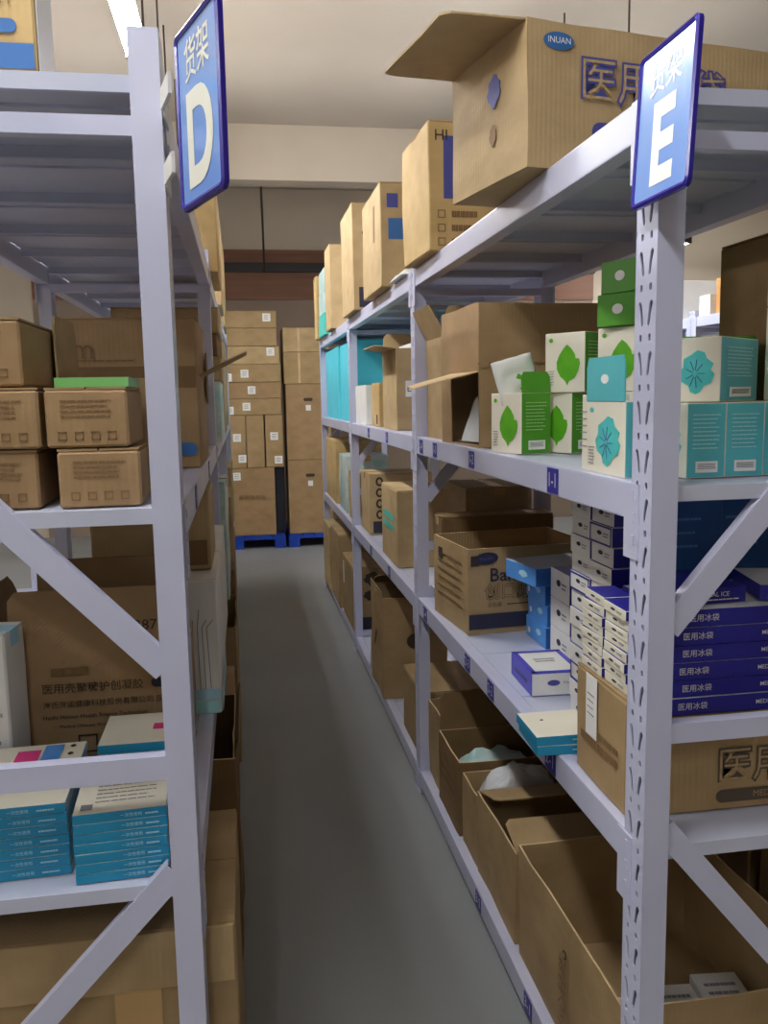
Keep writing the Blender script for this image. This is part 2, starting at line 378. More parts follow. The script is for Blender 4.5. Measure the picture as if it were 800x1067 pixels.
def rack(label, X, s, Y0, bays, depth, levels, bh, Hp, tag_rows=None, brace_z=None):
    r = empty('storage_rack', (X, Y0, 0)); tag(r, label, 'rack', 'rows of white steel storage racks')
    pm_a = post_mesh(s, Hp); pm_b = post_mesh(-s, Hp)
    ys = [0.0]
    for b in bays: ys.append(ys[-1]+b)
    bx = lambda m, a, b, *q, **k: m.box(min(s*a, s*b), max(s*a, s*b), *q, **k)
    for i, y in enumerate(ys):
        link('post', pm_a, r).location = (0, y, 0.003)
        o = link('post', pm_b, r); o.location = (s*depth, y, 0.003)
        for xx in (0, depth-PW):
            m = MB(); bx(m, xx-0.006, xx+PW+0.006, y-0.006, y+PD+0.006, 0, 0.003); m.build('foot_plate', 'rack', r)
        # end frame between the two posts
        yc = y if i < len(ys)-1 else y+PD-0.03
        a, b = PW-0.001, depth-PW+0.001
        for z0, z1 in brace_z[0]:
            m = MB(); bx(m, a, b, yc+0.004, yc+0.007, z0, z1); bx(m, a, b, yc+0.007, yc+0.03, z1-0.003, z1); bx(m, a, b, yc+0.007, yc+0.03, z0, z0+0.003)
            m.build('cross_brace', 'rack', r)
        for (zf, zr) in brace_z[1]:
            A = Vector((s*(a-0.006), yc+0.006, zf)); B = Vector((s*(b+0.006), yc+0.006, zr))
            dr = (B-A).normalized(); n = Vector((0, 1, 0)); up = dr.cross(n); w = 0.044
            m = MB(); m.bar(A, B, 0.003, w, up=up)
            for q in (-1, 1):
                m.bar(A+up*q*(w/2-0.0015)+n*0.011, B+up*q*(w/2-0.0015)+n*0.011, 0.022, 0.003, up=up)
            m.build('diagonal_brace', 'rack', r)
    for li, z in enumerate(levels):
        for bi in range(len(bays)):
            ya, yb = ys[bi]+PD, ys[bi+1]
            for rear in (0, 1):
                xa = 0.0 if not rear else depth-0.042
                m = MB(); bx(m, xa+0.0005, xa+0.0415, ya+0.0005, yb-0.0005, z-bh, z)
                me = m.mesh('beam', 'rack'); finish(me, bevel=0.004, seg=2)
                bm_ = link('beam', me, r)
                for y_, d_ in ((ya, -1), (yb, 1)):
                    m = MB(); xo = -0.003 if not rear else depth
                    hz = z-0.135 if z > 0.3 else 0.004
                    y1, y2 = sorted((y_-d_*0.022, y_+d_*0.034))
                    bx(m, xo, xo+0.003, y1, y2, hz, z-0.001)
                    for q in range(3):
                        zz = z-0.02-0.04*q
                        if zz > hz+0.01 and not rear: bx(m, xo-0.0025, xo, y_+d_*0.013, y_+d_*0.021, zz-0.008, zz+0.008)
                    m.build('hook_plate', 'rack', bm_)
            # shelf panels, each a folded tray
            y0p, y1p = ys[bi]+0.008, ys[bi+1]-0.002 + (PD-0.006 if bi == len(bays)-1 else 0)
            n = 5; w = (y1p-y0p)/n; x0p, x1p = PW-0.004, depth-PW+0.004
            for k in range(n):
                a0, a1 = y0p+k*w+0.0015, y0p+(k+1)*w-0.0015
                m = MB(); t = 0.0015; f = 0.028
                bx(m, x0p, x1p, a0, a1, z-0.0035, z-0.002)
                bx(m, x0p, x1p, a0, a0+t, z-f, z-0.0035); bx(m, x0p, x1p, a1-t, a1, z-f, z-0.0035)
                bx(m, x0p, x1p, a0+t, a0+0.006, z-f, z-f+t); bx(m, x0p, x1p, a1-0.006, a1-t, z-f, z-f+t)
                ym = (a0+a1)/2
                bx(m, x0p, x1p, ym-0.05, ym+0.05, z-0.0085, z-0.0035)
                m.build('shelf_panel', 'shelf', r)
    # blue level tags on the aisle beams
    for li, y, txt, sc in (tag_rows or []):
        z = levels[li]-bh/2
        d = (0.002, 0.05*sc, 0.05*sc)
        t = MB(); t.box(-0.0006, 0.0006, -0.034*sc, 0.034*sc, -0.028*sc, 0.028*sc)
        o = t.build('shelf_label', 'tag_blue', r); o.location = (-s*0.0008, y, z)
        text(o, (0.0012, 0, 0), '-x' if s > 0 else '+x', txt, 0.046*sc, 0, 0, 'sign_text', 0.0, 0.0004, wx=0.95)
    return r
XR, YR, ZR = 0.674, 1.345, (0.097, 0.835, 1.485, 2.128)
XL, YL, ZL = -0.106, 1.449, (0.097, 0.803, 1.468, 2.148)
tags_r = [(2, 0.47, '1-1', 1.0), (2, 1.16, '1-2', 0.9), (2, 1.66, '1-3', 0.9), (2, 1.90, '1-4', 0.9), (2, 2.7, '1-5', 0.9), (2, 3.3, '1-6', 0.9),
          (1, 0.47, '2-1', 1.0), (1, 0.96, '2-2', 0.9), (1, 1.22, '2-3', 0.9), (1, 1.86, '2-4', 0.9), (1, 2.7, '2-5', 0.9), (1, 3.3, '2-6', 0.9),
          (0, 0.62, '3-1', 0.9), (0, 1.1, '3-2', 0.9)]
rack('white steel rack with E sign, right of the aisle', XR, 1, YR, (2.0, 2.06, 2.0), 0.56, ZR, 0.066, 2.165, tags_r,
     ([(2.031, 2.059), (1.027, 1.063), (0.10, 0.135)], [(1.235, 1.79), (0.868, 0.30)]))
rack('white steel rack with D sign, left of the aisle', XL, -1, YL, (2.0, 2.0, 2.0), 0.63, ZL, 0.066, 2.211, [(2, 0.45, '1-1', 0.9), (2, 1.2, '1-2', 0.9)],
     ([(2.054, 2.084), (0.994, 1.037), (0.10, 0.135)], [(1.19, 1.78), (0.822, 0.24)]))
FX = 2.95
rack('white steel rack seen through the gap behind the right rack', FX, 1, 1.345, (2.0, 2.0, 2.0), 0.56, ZR, 0.066, 2.165, None,
     ([(2.031, 2.059), (1.027, 1.063)], [(1.235, 1.79), (0.868, 0.30)]))

rack('white steel rack half seen behind the left rack', -1.75, -1, 1.449, (2.0, 2.0, 2.0), 0.56, ZL, 0.066, 2.211, None,
     ([(2.054, 2.084), (0.994, 1.037)], [(1.19, 1.78), (0.822, 0.24)]))

# ------------------------------------------------------------------ hanging signs D and E
def sign(letter, A, B, z0, z1, label, lean):
    """A: back edge on plan, B: edge nearer the camera; readable from the aisle"""
    A = Vector((A[0], A[1], 0)); B = Vector((B[0], B[1], 0)); w = (B-A).length; h = z1-z0
    X = (B-A).normalized(); Y = Matrix.Rotation(R(lean), 3, X) @ Vector((0, 0, 1)); Z = X.cross(Y)
    r = empty('rack_sign'); m4 = Matrix((X, Y, Z)).transposed().to_4x4(); m4.translation = (A+B)/2 + Vector((0, 0, (z0+z1)/2))
    r.matrix_world = m4; tag(r, label, 'sign', 'rack letter signs')
    fw = 0.009; m = MB(); rc = 0.012
    def rr(w, h, rc, n=5):
        p = []
        for cx, cy, a0 in ((w/2-rc, h/2-rc, 0), (-w/2+rc, h/2-rc, 90), (-w/2+rc, -h/2+rc, 180), (w/2-rc, -h/2+rc, 270)):
            for k in range(n+1): p.append((cx+rc*math.cos(R(a0+90*k/n)), cy+rc*math.sin(R(a0+90*k/n))))
        return p
    o_, i_ = rr(w, h, rc), rr(w-2*fw, h-2*fw, rc*0.5); n = len(o_); t = 0.005
    mid = [((a[0]+b[0])/2, (a[1]+b[1])/2) for a, b in zip(o_, i_)]
    prof = [(o_, -t), (o_, t*0.4), (mid, t), (i_, t*0.5), (i_, -t)]
    for q in range(len(prof)):
        p0, za = prof[q]; p1, zb = prof[(q+1) % len(prof)]
        for k in range(n):
            k2 = (k+1) % n; m.quad([(p0[k][0], p0[k][1], za), (p0[k2][0], p0[k2][1], za), (p1[k2][0], p1[k2][1], zb), (p1[k][0], p1[k][1], zb)])
    me = m.mesh('sign_frame', 'sign_frame'); finish(me); link('sign_frame', me, r)
    m = MB(); m.box(-w/2+fw-0.001, w/2-fw+0.001, -h/2+fw-0.001, h/2-fw+0.001, -0.002, 0.001); m.build('sign_panel', 'sign_face', r)
    for s_, size, y, nm in (('货架', h*0.24, h*0.28, 'printed_text'), (letter, h*0.70, -h*0.16, 'printed_letter')):
        o = link(nm, text_mesh(s_, 'sign_text', 0.035 if s_ == letter else 0.01), r); o.matrix_local = Matrix.Translation((0, y, 0.0018)) @ Matrix.Diagonal((size*0.92, size, size, 1))
    m = MB()      # white hooks to the post
    for yy in (h*0.2, -h*0.16): m.box(-w/2-0.004 if letter == 'D' else -w*0.1, -w/2+0.03 if letter == 'D' else w*0.05, yy-0.018, yy+0.018, -0.016, -0.005)
    if letter != 'D': m.build('hook', 'rack', r)
    else:
        for zz in (z0+0.075, z0+0.185):
            m = MB(); m.bar((-0.1025, 1.50, zz), (-0.1025, 1.42, zz), 0.004, 0.034); m.bar((-0.1025, 1.42, zz), (A.x-0.012, A.y+0.006, zz), 0.005, 0.030)
            h_ = m.build('hook', 'white', r); h_.matrix_parent_inverse = m4.inverted()
sign('D', (-0.073, 1.335), (-0.009, 1.163), 1.913, 2.155, 'blue framed letter D sign swung out from the left rack post', 0)
sign('E', (0.655, 1.389), (0.655, 1.204), 1.938, 2.176, 'blue framed letter E sign hung on the right rack post', -3.0)

# ------------------------------------------------------------------ print helpers
def lines(parent, d, face, u, v, w, n, gap, mat, lw=0.002, ragged=0.35, name='printed_lines', eps=0.0012):
    mb = MB()
    for k in range(n):
        x = -w/2; end = w/2*(1-ragged*random.random()) if k else w/2
        while x < end:
            q = min(end-x, w*random.uniform(0.06, 0.2)); mb.box(x, x+q*0.86, -k*gap-lw/2, -k*gap+lw/2, 0, 0.0006); x += q
    o = mb.build(name, mat, parent); o.matrix_local = face_m(d, face, u, v, eps); return o
LEAF = [(0, -1.0), (0.12, -0.8), (0.55, -0.62), (0.82, -0.3), (0.95, 0.05), (0.88, 0.3), (0.62, 0.3), (0.55, 0.52), (0.28, 0.8), (-0.05, 1.0), (-0.3, 0.82), (-0.62, 0.5), (-0.82, 0.15), (-0.8, -0.2), (-0.55, -0.55), (-0.15, -0.8)]
BLOB = [(0, -1.0), (0.25, -0.88), (0.42, -0.62), (0.8, -0.5), (0.98, -0.1), (0.78, 0.1), (0.92, 0.38), (0.55, 0.62), (0.42, 0.9), (0.05, 1.0), (-0.3, 0.8), (-0.7, 0.62), (-0.72, 0.25), (-0.95, 0.0), (-0.78, -0.42), (-0.42, -0.6), (-0.3, -0.9)]
def herb_box(label, cx, cy, rot, z0, w=0.10, l=0.14, h=0.16, kind='green', lid=None, grp=None, wf='-x'):
    cm, pm, pale = ('green', 'leaf', 'green_pale') if kind == 'green' else ('teal', 'teal_print', 'teal_pale')
    b = near_corner(cx, cy, w, l, rot, z0, z0+h)
    if wf == '-x': fc = {'-y': 1, '+y': 1}; cf = '-y'
    else: fc = {'-x': 1, '+x': 1}; cf = '+x'
    o, d = box_thing('product_box', label, 'box', b, rot, ('cream', cm), fc, grp or ('%s product boxes on the right rack' % kind))
    fl = l if wf == '-x' else w; fs = w if wf == '-x' else l
    plate(o, d, wf, fl*0.66, h*0.68, fl*0.08, h*0.46, pm, 'leaf_print', LEAF if kind == 'green' else BLOB)
    if kind == 'teal':
        mb = MB()
        for k in range(9):
            a = k*0.7; mb.bar((math.cos(a)*0.004, math.sin(a)*0.006, 0.0004), (math.cos(a)*fl*0.17, math.sin(a)*h*0.22, 0.0004), 0.0014, 0.0008)
        q = mb.build('leaf_veins', 'ink_blue', o); q.matrix_local = face_m(d, wf, fl*0.06, h*0.44, 0.002)
    plate(o, d, wf, fl*0.10, h*0.07, -fl*0.34, h*0.88, pm, 'badge', 'ellipse')
    lines(o, d, wf, -fl*0.34, h*0.36, fl*0.16, 6, h*0.045, 'ink_grey', 0.0016)
    lines(o, d, cf, 0, h*0.84, fs*0.7, 9, h*0.055, pale, 0.0022)
    plate(o, d, cf, fs*0.56, h*0.15, fs*0.02, h*0.15, 'sticker', 'barcode_label')
    lines(o, d, cf, fs*0.02, h*0.19, fs*0.46, 4, h*0.02, 'ink_grey', 0.0012, 0.1, 'barcode', eps=0.0022)
    if lid:
        side, L, ang = lid; mb = MB(); wd = (d[1] if side[1] == 'x' else d[0])/2-0.002; t = 0.0012
        pts = [(-wd, 0), (wd, 0), (wd, L*0.75), (wd-0.008, L), (-wd+0.008, L), (-wd, L*0.75)]
        mb.quad([(x, y, t) for x, y in pts]); mb.quad([(x, y, -t) for x, y in pts][::-1])
        for k in range(6):
            a, c = pts[k], pts[(k+1) % 6]; mb.quad([(a[0], a[1], -t), (c[0], c[1], -t), (c[0], c[1], t), (a[0], a[1], t)])
        q = mb.build('lid', cm, o); rz = {'-y': math.pi, '+y': 0, '-x': math.pi/2, '+x': -math.pi/2}[side]
        pos = {'-y': (0, -d[1]/2, d[2]), '+y': (0, d[1]/2, d[2]), '-x': (-d[0]/2, 0, d[2]), '+x': (d[0]/2, 0, d[2])}[side]
        q.matrix_local = Matrix.Translation(pos) @ Matrix.Rotation(rz, 4, 'Z') @ Matrix.Rotation(R(ang), 4, 'X')
        if kind == 'teal':
            e = MB(); n = 20; e.quad([(0.018*math.cos(6.2832*k/n), L*0.5+0.009*math.sin(6.2832*k/n), -t-0.0006) for k in range(n)][::-1])
            e.build('badge', 'sticker', q)
    return o, d
def outlined(parent, d, face, s, size, u, v, rim='ink_blue', core='kraft_light', wx=1.0):
    text(parent, d, face, s, size, u, v, rim, 0.045, 0.0045, wx); text(parent, d, face, s, size, u, v, core, -0.004, 0.0049, wx)

# ================================================================== RIGHT RACK
# ---- top shelf
Z = ZR[3]
c, d = carton('big open carton overhanging the top shelf, flap out, next to the E sign', near_corner(0.624, 1.852, 0.64, 0.385, 10.5, Z, Z+0.30), 10.5, 'kraft_light', 'open', {'-x': (0.19, -2), '+x': (0.15, -60), '+y': (0.15, 100)}, amp=0.003, name='open_carton')
plate(c, d, '-y', 0.075, 0.036, -0.245, 0.262, 'logo_blue', 'logo', 'ellipse'); text(c, d, '-y', 'INUAN', 0.018, -0.245, 0.262, 'sticker', 0, 0.004)
outlined(c, d, '-y', '医用冰袋', 0.098, 0.0, 0.185)
plate(c, d, '-y', 0.26, 0.04, -0.03, 0.085, 'ink_blue', 'print_bar', 'pill')
text(c, d, '-y', 'MEDICAL ICE BAG', 0.026, -0.03, 0.085, 'kraft_light', 0, 0.0036)
plate(c, d, '-x', 0.07, 0.075, 0.04, 0.20, 'ink_blue', 'print_mark', BLOB, eps=0.002)
plate(c, d, '-x', 0.035, 0.05, 0.035, 0.105, 'ink_soft', 'torn_patch', BLOB, eps=0.002)
c, d = carton('bulging carton with check boxes printed beside the big open carton', (0.635, 1.03, 2.92, 3.325, Z, Z+0.42), 2, 'kraft_yellow', amp=0.006)
plate(c, d, '-y', 0.055, 0.20, -0.12, 0.27, 'ink_blue', 'print_bar')
text(c, d, '-y', 'HI', 0.05, -0.155, 0.37, 'ink')
for k in range(3):
    for q in range(2): ring(c, d, '-y', 0.026, 0.026, -0.155+q*0.19, 0.12-k*0.045, 'ink_soft', 0.003)
    lines(c, d, '-y', -0.075, 0.12-k*0.045, 0.09, 1, 0.01, 'ink_soft', 0.02, 0)
c, d = carton('tall carton with a blue label on the top shelf beside the bulging carton', (0.63, 0.98, 3.86, 4.42, Z, Z+0.45), 0, 'kraft_light', amp=0.003)
plate(c, d, '-y', 0.10, 0.09, -0.09, 0.25, 'logo_blue', 'label_sticker'); plate(c, d, '-y', 0.05, 0.06, -0.12, 0.37, 'ink_blue', 'label_sticker'); plate(c, d, '-x', 0.04, 0.16, 0.1, 0.30, 'ink_soft', 'tape_strip')
c, d = carton('narrow tall carton with a black square mark on the far top shelf', (0.635, 0.93, 4.86, 5.39, Z, Z+0.58), 0, 'kraft_light', amp=0.003)
plate(c, d, '-y', 0.13, 0.11, -0.05, 0.07, 'ink_navy', 'print_mark'); plate(c, d, '-y', 0.07, 0.09, -0.06, 0.42, 'wrap_dark', 'print_mark', BLOB)
carton('slim upright carton second from the far end of the right top shelf', (0.64, 0.90, 6.15, 6.5, Z, Z+0.58), 0, 'kraft_light')
for k in range(3):
    carton('teal wrapped white carton at the far end of the top shelf, %s' % ORD[2-k], (0.645+0.004*k, 0.90, 6.70, 7.14, Z+k*0.168, Z+(k+1)*0.168-0.002), 0, ('sea', 'plastic_teal', 'plastic_teal')[k], group='teal wrapped cartons')
carton('brown carton leaning beside the teal wrapped stack at rack end', (0.63, 0.90, 7.18, 7.38, Z, Z+0.5), 0, 'kraft_yellow')
def sheet(name, label, cat, loc, w, l, h, mat, rz=0.0, seed=1.0, n=12):
    """a crumpled bag or film: closed bumpy shell"""
    m = MB(); g = []
    for side in (1, -1):
        for i in range(n+1):
            for j in range(n+1):
                u, v = i/n*2-1, j/n*2-1
                prof = max(0.0, (1-abs(u)**3)*(1-abs(v)**3))**0.6
                nz = noise.noise(Vector((u*2.2+seed*5, v*2.2, side*3.0+seed)))*0.45 + noise.noise(Vector((u*6+seed, v*6+seed*2, side)))*0.2
                z = (h*(prof*(0.75+nz)) if side > 0 else 0.0)
                m.v.append((u*w/2*(1+0.06*nz), v*l/2*(1+0.06*nz), z+0.001*side))
    s = (n+1)**2
    for i in range(n):
        for j in range(n):
            a = i*(n+1)+j; m.f.append((a, a+n+1, a+n+2, a+1)); m.mi.append(0)
            b = s+a; m.f.append((b, b+1, b+n+2, b+n+1)); m.mi.append(0)
    rim = [i*(n+1) for i in range(n+1)] + [n*(n+1)+j for j in range(1, n+1)] + [i*(n+1)+n for i in range(n-1, -1, -1)] + [j for j in range(n-1, 0, -1)]
    for k in range(len(rim)):
        a, b = rim[k], rim[(k+1) % len(rim)]; m.f.append((a, b, s+b, s+a)); m.mi.append(0)
    me = m.mesh(name, mat); finish(me, smooth=True); o = link(name, me); o.location = loc; o.rotation_euler = (0, 0, rz)
    tag(o, label, cat); return o
sheet('plastic_film', 'crumpled white plastic film lying on the top shelf edge', 'plastic film', (0.70, 3.63, Z+0.002), 0.10, 0.30, 0.035, 'plastic')

# ---- level 1
Z = ZR[2]
def side_open_carton(label, b, rot, mat):
    x0, x1, y0, y1, z0, z1 = b; sx, sy, sz = x1-x0, y1-y0, z1-z0; hx, hy = sx/2, sy/2; T = 0.005
    r = empty('open_carton', ((x0+x1)/2, (y0+y1)/2, z0), R(rot)); tag(r, label, 'carton')
    m = MB(); m.box(-hx, hx, -hy, hy, 0.0005, T); m.box(-hx, hx, -hy, hy, sz-T, sz)
    m.box(-hx, hx, -hy, -hy+T, T, sz-T); m.box(-hx, hx, hy-T, hy, T, sz-T); m.box(hx-T, hx, -hy+T, hy-T, T, sz-T)
    m.box(-hx, -hx+T, -hy+T, hy-T, sz*0.53, sz-T)
    m.box(-hx, -hx+T, hy*0.45, hy-T, T, sz*0.53)
    me = m.mesh('body', mat); finish(me, sub=4, amp=0.004, freq=6, seed=31); link('body', me, r)
    m = MB(); t = 0.002; pts = [(-hy+0.01, 0), (hy*0.42, 0), (hy*0.30, 0.16), (-hy+0.05, 0.20)]
    m.quad([(x, y, t) for x, y in pts]); m.quad([(x, y, -t) for x, y in pts][::-1])
    for k in range(4):
        a, c = pts[k], pts[(k+1) % 4]; m.quad([(a[0], a[1], -t), (c[0], c[1], -t), (c[0], c[1], t), (a[0], a[1], t)])
    me = m.mesh('flap', 'kraft_edge'); finish(me); o = link('flap', me, r)
    o.matrix_local = Matrix.Translation((-hx, 0, sz*0.53)) @ Matrix.Rotation(math.pi/2, 4, 'Z') @ Matrix.Rotation(R(-14), 4, 'X')
    m = MB(); m.box(-hx-0.0035, hx*0.98, -hy-0.0035, -hy-0.0015, sz*0.585-0.003, sz*0.585+0.003); m.build('fold_line', 'kraft_dark', r)
    m = MB(); m.box(-hx-0.001, -hx+0.03, -hy-0.0045, -hy-0.003, 0.24, 0.262); m.build('torn_label', 'kraft_red', r)
    return r, (sx, sy, sz)
side_open_carton('big carton opened toward the aisle behind the green leaf boxes', (0.69, 1.19, 2.53, 2.93, Z, Z+0.43), 3, 'kraft_red')
sheet('plastic_bag', 'white plastic bag inside the side opened carton', 'bag', (0.80, 2.67, Z+0.013), 0.17, 0.19, 0.17, 'plastic', 0.2, 3)
c, d = carton('carton with dark oval print behind the middle post of right rack', (0.715, 1.08, 3.00, 3.32, Z, Z+0.37), 0, 'kraft', 'open', {'-x': (0.12, 62), '-y': (0.12, 118)})
plate(c, d, '-y', 0.07, 0.05, -0.12, 0.10, 'ink_navy', 'print_mark', 'ellipse'); lines(c, d, '-y', -0.1, 0.31, 0.12, 4, 0.016, 'ink', 0.006)
herb_box('green leaf box with lid open, standing before the big open carton', 0.722, 2.182, 17, Z, 0.096, 0.142, 0.162, 'green', ('-y', 0.055, 96))
herb_box('green leaf box half hidden between open leaf box and teal box', 0.852, 2.160, 22, Z, 0.10, 0.13, 0.16, 'green')
herb_box('green leaf box on top of another, right of the white pouch', 0.872, 2.125, 33, Z+0.161, 0.09, 0.125, 0.155, 'green')
herb_box('green leaf box below the stacked green boxes behind the teal lid', 0.945, 1.905, 24, Z, 0.10, 0.14, 0.16, 'green')
herb_box('green leaf box carrying the two all green boxes', 0.935, 1.93, 24, Z+0.161, 0.10, 0.14, 0.155, 'green')
for k in range(2):
    o, d = box_thing('product_box', 'all green box, %s of the pair stacked beside the post' % ('lower' if k == 0 else 'upper'), 'box', near_corner(0.925, 1.93, 0.115, 0.12, 30-6*k, Z+0.317+0.078*k, Z+0.394+0.078*k), 30-6*k, ('green',), None, 'all green boxes')
    plate(o, d, '-x', 0.03, 0.024, 0.0, 0.04, 'sticker', 'badge', 'ellipse'); lines(o, d, '-y', 0, 0.06, 0.08, 4, 0.012, 'green_pale', 0.003)
herb_box('teal box with raised teal lid right at the post', 0.692, 1.492, 0, Z, 0.09, 0.18, 0.142, 'teal', ('-x', 0.085, 90))
o, d = box_thing('product_box', 'white box edge behind the teal box with raised lid', 'box', (0.70, 0.79, 1.685, 1.715, Z, Z+0.155), 0, ('cream',), None); lines(o, d, '-x', 0, 0.12, 0.04, 6, 0.014, 'ink_grey', 0.002)
for k, (x, w) in enumerate(((0.792, 'first'), (0.872, 'second'), (0.952, 'third'), (1.032, 'fourth'))):
    herb_box('teal box with barcode in lower row, %s from the post' % w, x, 1.452+0.006*k, 0, Z, 0.077, 0.17, 0.137, 'teal')
herb_box('teal box turned cornerwise on top of the lower teal row', 0.854, 1.452, 38, Z+0.138, 0.185, 0.105, 0.118, 'teal')
for k in range(2):
    box_thing('product_box', 'dark green box behind the cornerwise teal box, %s one' % ('left' if k == 0 else 'right'), 'box', (0.85+0.12*k, 0.96+0.12*k, 1.70, 1.79, Z, Z+0.272), 0, ('green',), None, 'dark green boxes')
for k in range(2):
    o, d = box_thing('white_box', 'plain white box with grey print at right edge, %s of two' % ('lower' if k == 0 else 'upper'), 'box', (0.988, 1.12, 1.45, 1.525, Z+0.138+0.176*k, Z+0.313+0.176*k), -3, ('cream',), None, 'white boxes at the picture edge')
    lines(o, d, '-y', -0.02, 0.12, 0.1, 4, 0.014, 'ink_grey', 0.003)
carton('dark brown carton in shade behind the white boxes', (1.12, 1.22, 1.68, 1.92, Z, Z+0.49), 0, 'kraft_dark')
# pouch standing in the opened leaf box
pz_ = sheet('stand_up_pouch', 'white pouch with leaf print sticking out of opened leaf box', 'pouch', (0.742, 2.283, Z+0.200), 0.13, 0.12, 0.02, 'white', 0, 9)
pz_.rotation_euler = (R(82), R(-14), R(14))
q = plate(pz_, (0, 0, 0.0155), '+z', 0.04, 0.05, 0.0, -0.012, 'leaf', 'leaf_print', LEAF)
# bay 2 and 3
c, d = carton('open carton with a white square label beyond the middle post', (0.72, 1.12, 4.02, 4.42, Z, Z+0.385), 0, 'kraft_light', 'open', {'-x': (0.10, 8), '+y': (0.1, 70)})
plate(c, d, '-y', 0.075, 0.075, -0.12, 0.195, 'sticker', 'label_sticker'); ring(c, d, '-y', 0.026, 0.026, -0.135, 0.195, 'ink', 0.004, eps=0.0024); ring(c, d, '-y', 0.026, 0.026, -0.105, 0.195, 'ink', 0.004, eps=0.0024)
box_thing('foam_tray', 'white foam tray lying on the open carton with label', 'tray', (0.80, 1.05, 4.05, 4.38, Z+0.386, Z+0.41), 0, ('white',))
c, d = carton('narrow low carton beside the white square label carton', (0.715, 0.90, 4.52, 4.78, Z, Z+0.235), 0, 'kraft_yellow')
plate(c, d, '-x', 0.04, 0.05, 0.05, 0.04, 'ink', 'print_mark'); plate(c, d, '-y', 0.035, 0.03, -0.05, 0.20, 'ink', 'print_mark')
carton('white carton beside the third post on the upper shelf', (0.70, 0.90, 4.90, 5.36, Z, Z+0.23), 0, 'white', tapemat='aqua_line')
carton('sea green carton behind the narrow low carton', (0.93, 1.2, 4.55, 5.3, Z, Z+0.50), 0, 'sea')
carton('bright cyan carton near the rack end on the upper shelf', (0.72, 1.16, 5.56, 6.35, Z, Z+0.53), 0, 'cyan', tapemat='teal')
carton('bright cyan carton at the very end of the upper shelf', (0.715, 1.16, 6.42, 7.36, Z, Z+0.54), 0, 'cyan', tapemat='teal')

# ---- level 2
Z = ZR[1]
c, d = carton('open bandage carton with black lettering and navy stripe', near_corner(0.727, 2.758, 0.46, 0.37, 5, Z, Z+0.295), 5, 'kraft', 'open', {}, amp=0.0015)
plate(c, d, '-y', 0.085, 0.042, -0.165, 0.262, 'ink_navy', 'logo', 'ellipse', eps=0.005, rot=0.08); text(c, d, '-y', 'Haishi', 0.020, -0.165, 0.262, 'ink_blue', 0.0, 0.0066, rot=0.08)
text(c, d, '-y', 'Bandage', 0.066, -0.045, 0.202, 'ink_navy', 0.012, 0.006)
text(c, d, '-y', '创口贴', 0.058, -0.085, 0.142, 'ink', 0.03, 0.0055); text(c, d, '-y', '创口贴', 0.058, -0.085, 0.142, 'kraft', 0.004, 0.006)
text(c, d, '-y', '小包装', 0.018, -0.135, 0.100, 'ink', 0.0, 0.006); plate(c, d, '-y', 0.14, 0.004, -0.02, 0.100, 'ink', 'print_line', eps=0.0055)
plate(c, d, '-y', 0.455, 0.052, 0, 0.045, 'ink_navy', 'print_bar', eps=0.005)
for k in range(6): lines(c, d, '-x', 0.0, 0.24-0.03*k, 0.26, 1, 0.01, 'ink_soft', 0.006, 0.4, eps=0.004)
plate(c, d, '-x', 0.04, 0.04, -0.1, 0.24, 'ink', 'print_mark', eps=0.004); plate(c, d, '-y', 0.03, 0.035, -0.205, 0.255, 'ink', 'print_mark', eps=0.003)
c, d = carton('shaded carton behind the bandage carton', (0.90, 1.19, 3.44, 3.78, Z, Z+0.43), 0, 'kraft')
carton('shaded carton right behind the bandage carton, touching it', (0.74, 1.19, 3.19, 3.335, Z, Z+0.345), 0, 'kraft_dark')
# light blue boxes
for k in range(3):
    o, d = box_thing('blue_box', 'light blue printed box under the tilted one, %s' % ORD[2-k], 'box', (0.925+0.006*(k % 2), 1.13, 2.545+0.004*k, 2.735, Z+0.07*k, Z+0.0695+0.07*k), 0, ('blue', 'blue_deep'), {'-y': 1}, 'light blue boxes by the bandage carton')
    plate(o, d, '-x', 0.05, 0.022, 0.03, 0.04, 'aqua_line', 'print_mark', BLOB); plate(o, d, '-x', 0.02, 0.02, -0.06, 0.025, 'white', 'print_mark', 'ellipse')
o, d = box_thing('blue_box', 'light blue flat box lying askew on top of the blue stack', 'box', (0.86, 1.10, 2.53, 2.73, Z+0.211, Z+0.27), 10, ('blue', 'blue_deep', 'ink_grey'), {'-y': 1, '+z': 2}, 'light blue boxes by the bandage carton')
plate(o, d, '-x', 0.06, 0.025, 0.02, 0.03, 'aqua_line', 'print_mark', BLOB)
def logo_box(name, label, b, rot, mats, faces, group, lf='-x'):
    o, d = box_thing(name, label, 'box', b, rot, mats, faces, group, 0.001)
    w = d[1] if lf == '-x' else d[0]
    plate(o, d, lf, w*0.2, d[2]*0.22, -w*0.05, d[2]*0.58, 'ink_navy', 'logo', 'ellipse'); lines(o, d, lf, w*0.24, d[2]*0.6, w*0.22, 2, d[2]*0.14, 'ink_grey', d[2]*0.05)
    return o, d
for k in range(3):
    logo_box('medicine_box', 'white box with violet top beside the light blue stack, %s' % ORD[2-k], (0.93, 1.06, 2.35+0.005*k, 2.515, Z+0.092*k, Z+0.0915+0.092*k), 0, ('white', 'navy'), {'+z': 1, '-y': 1}, 'white and violet boxes')
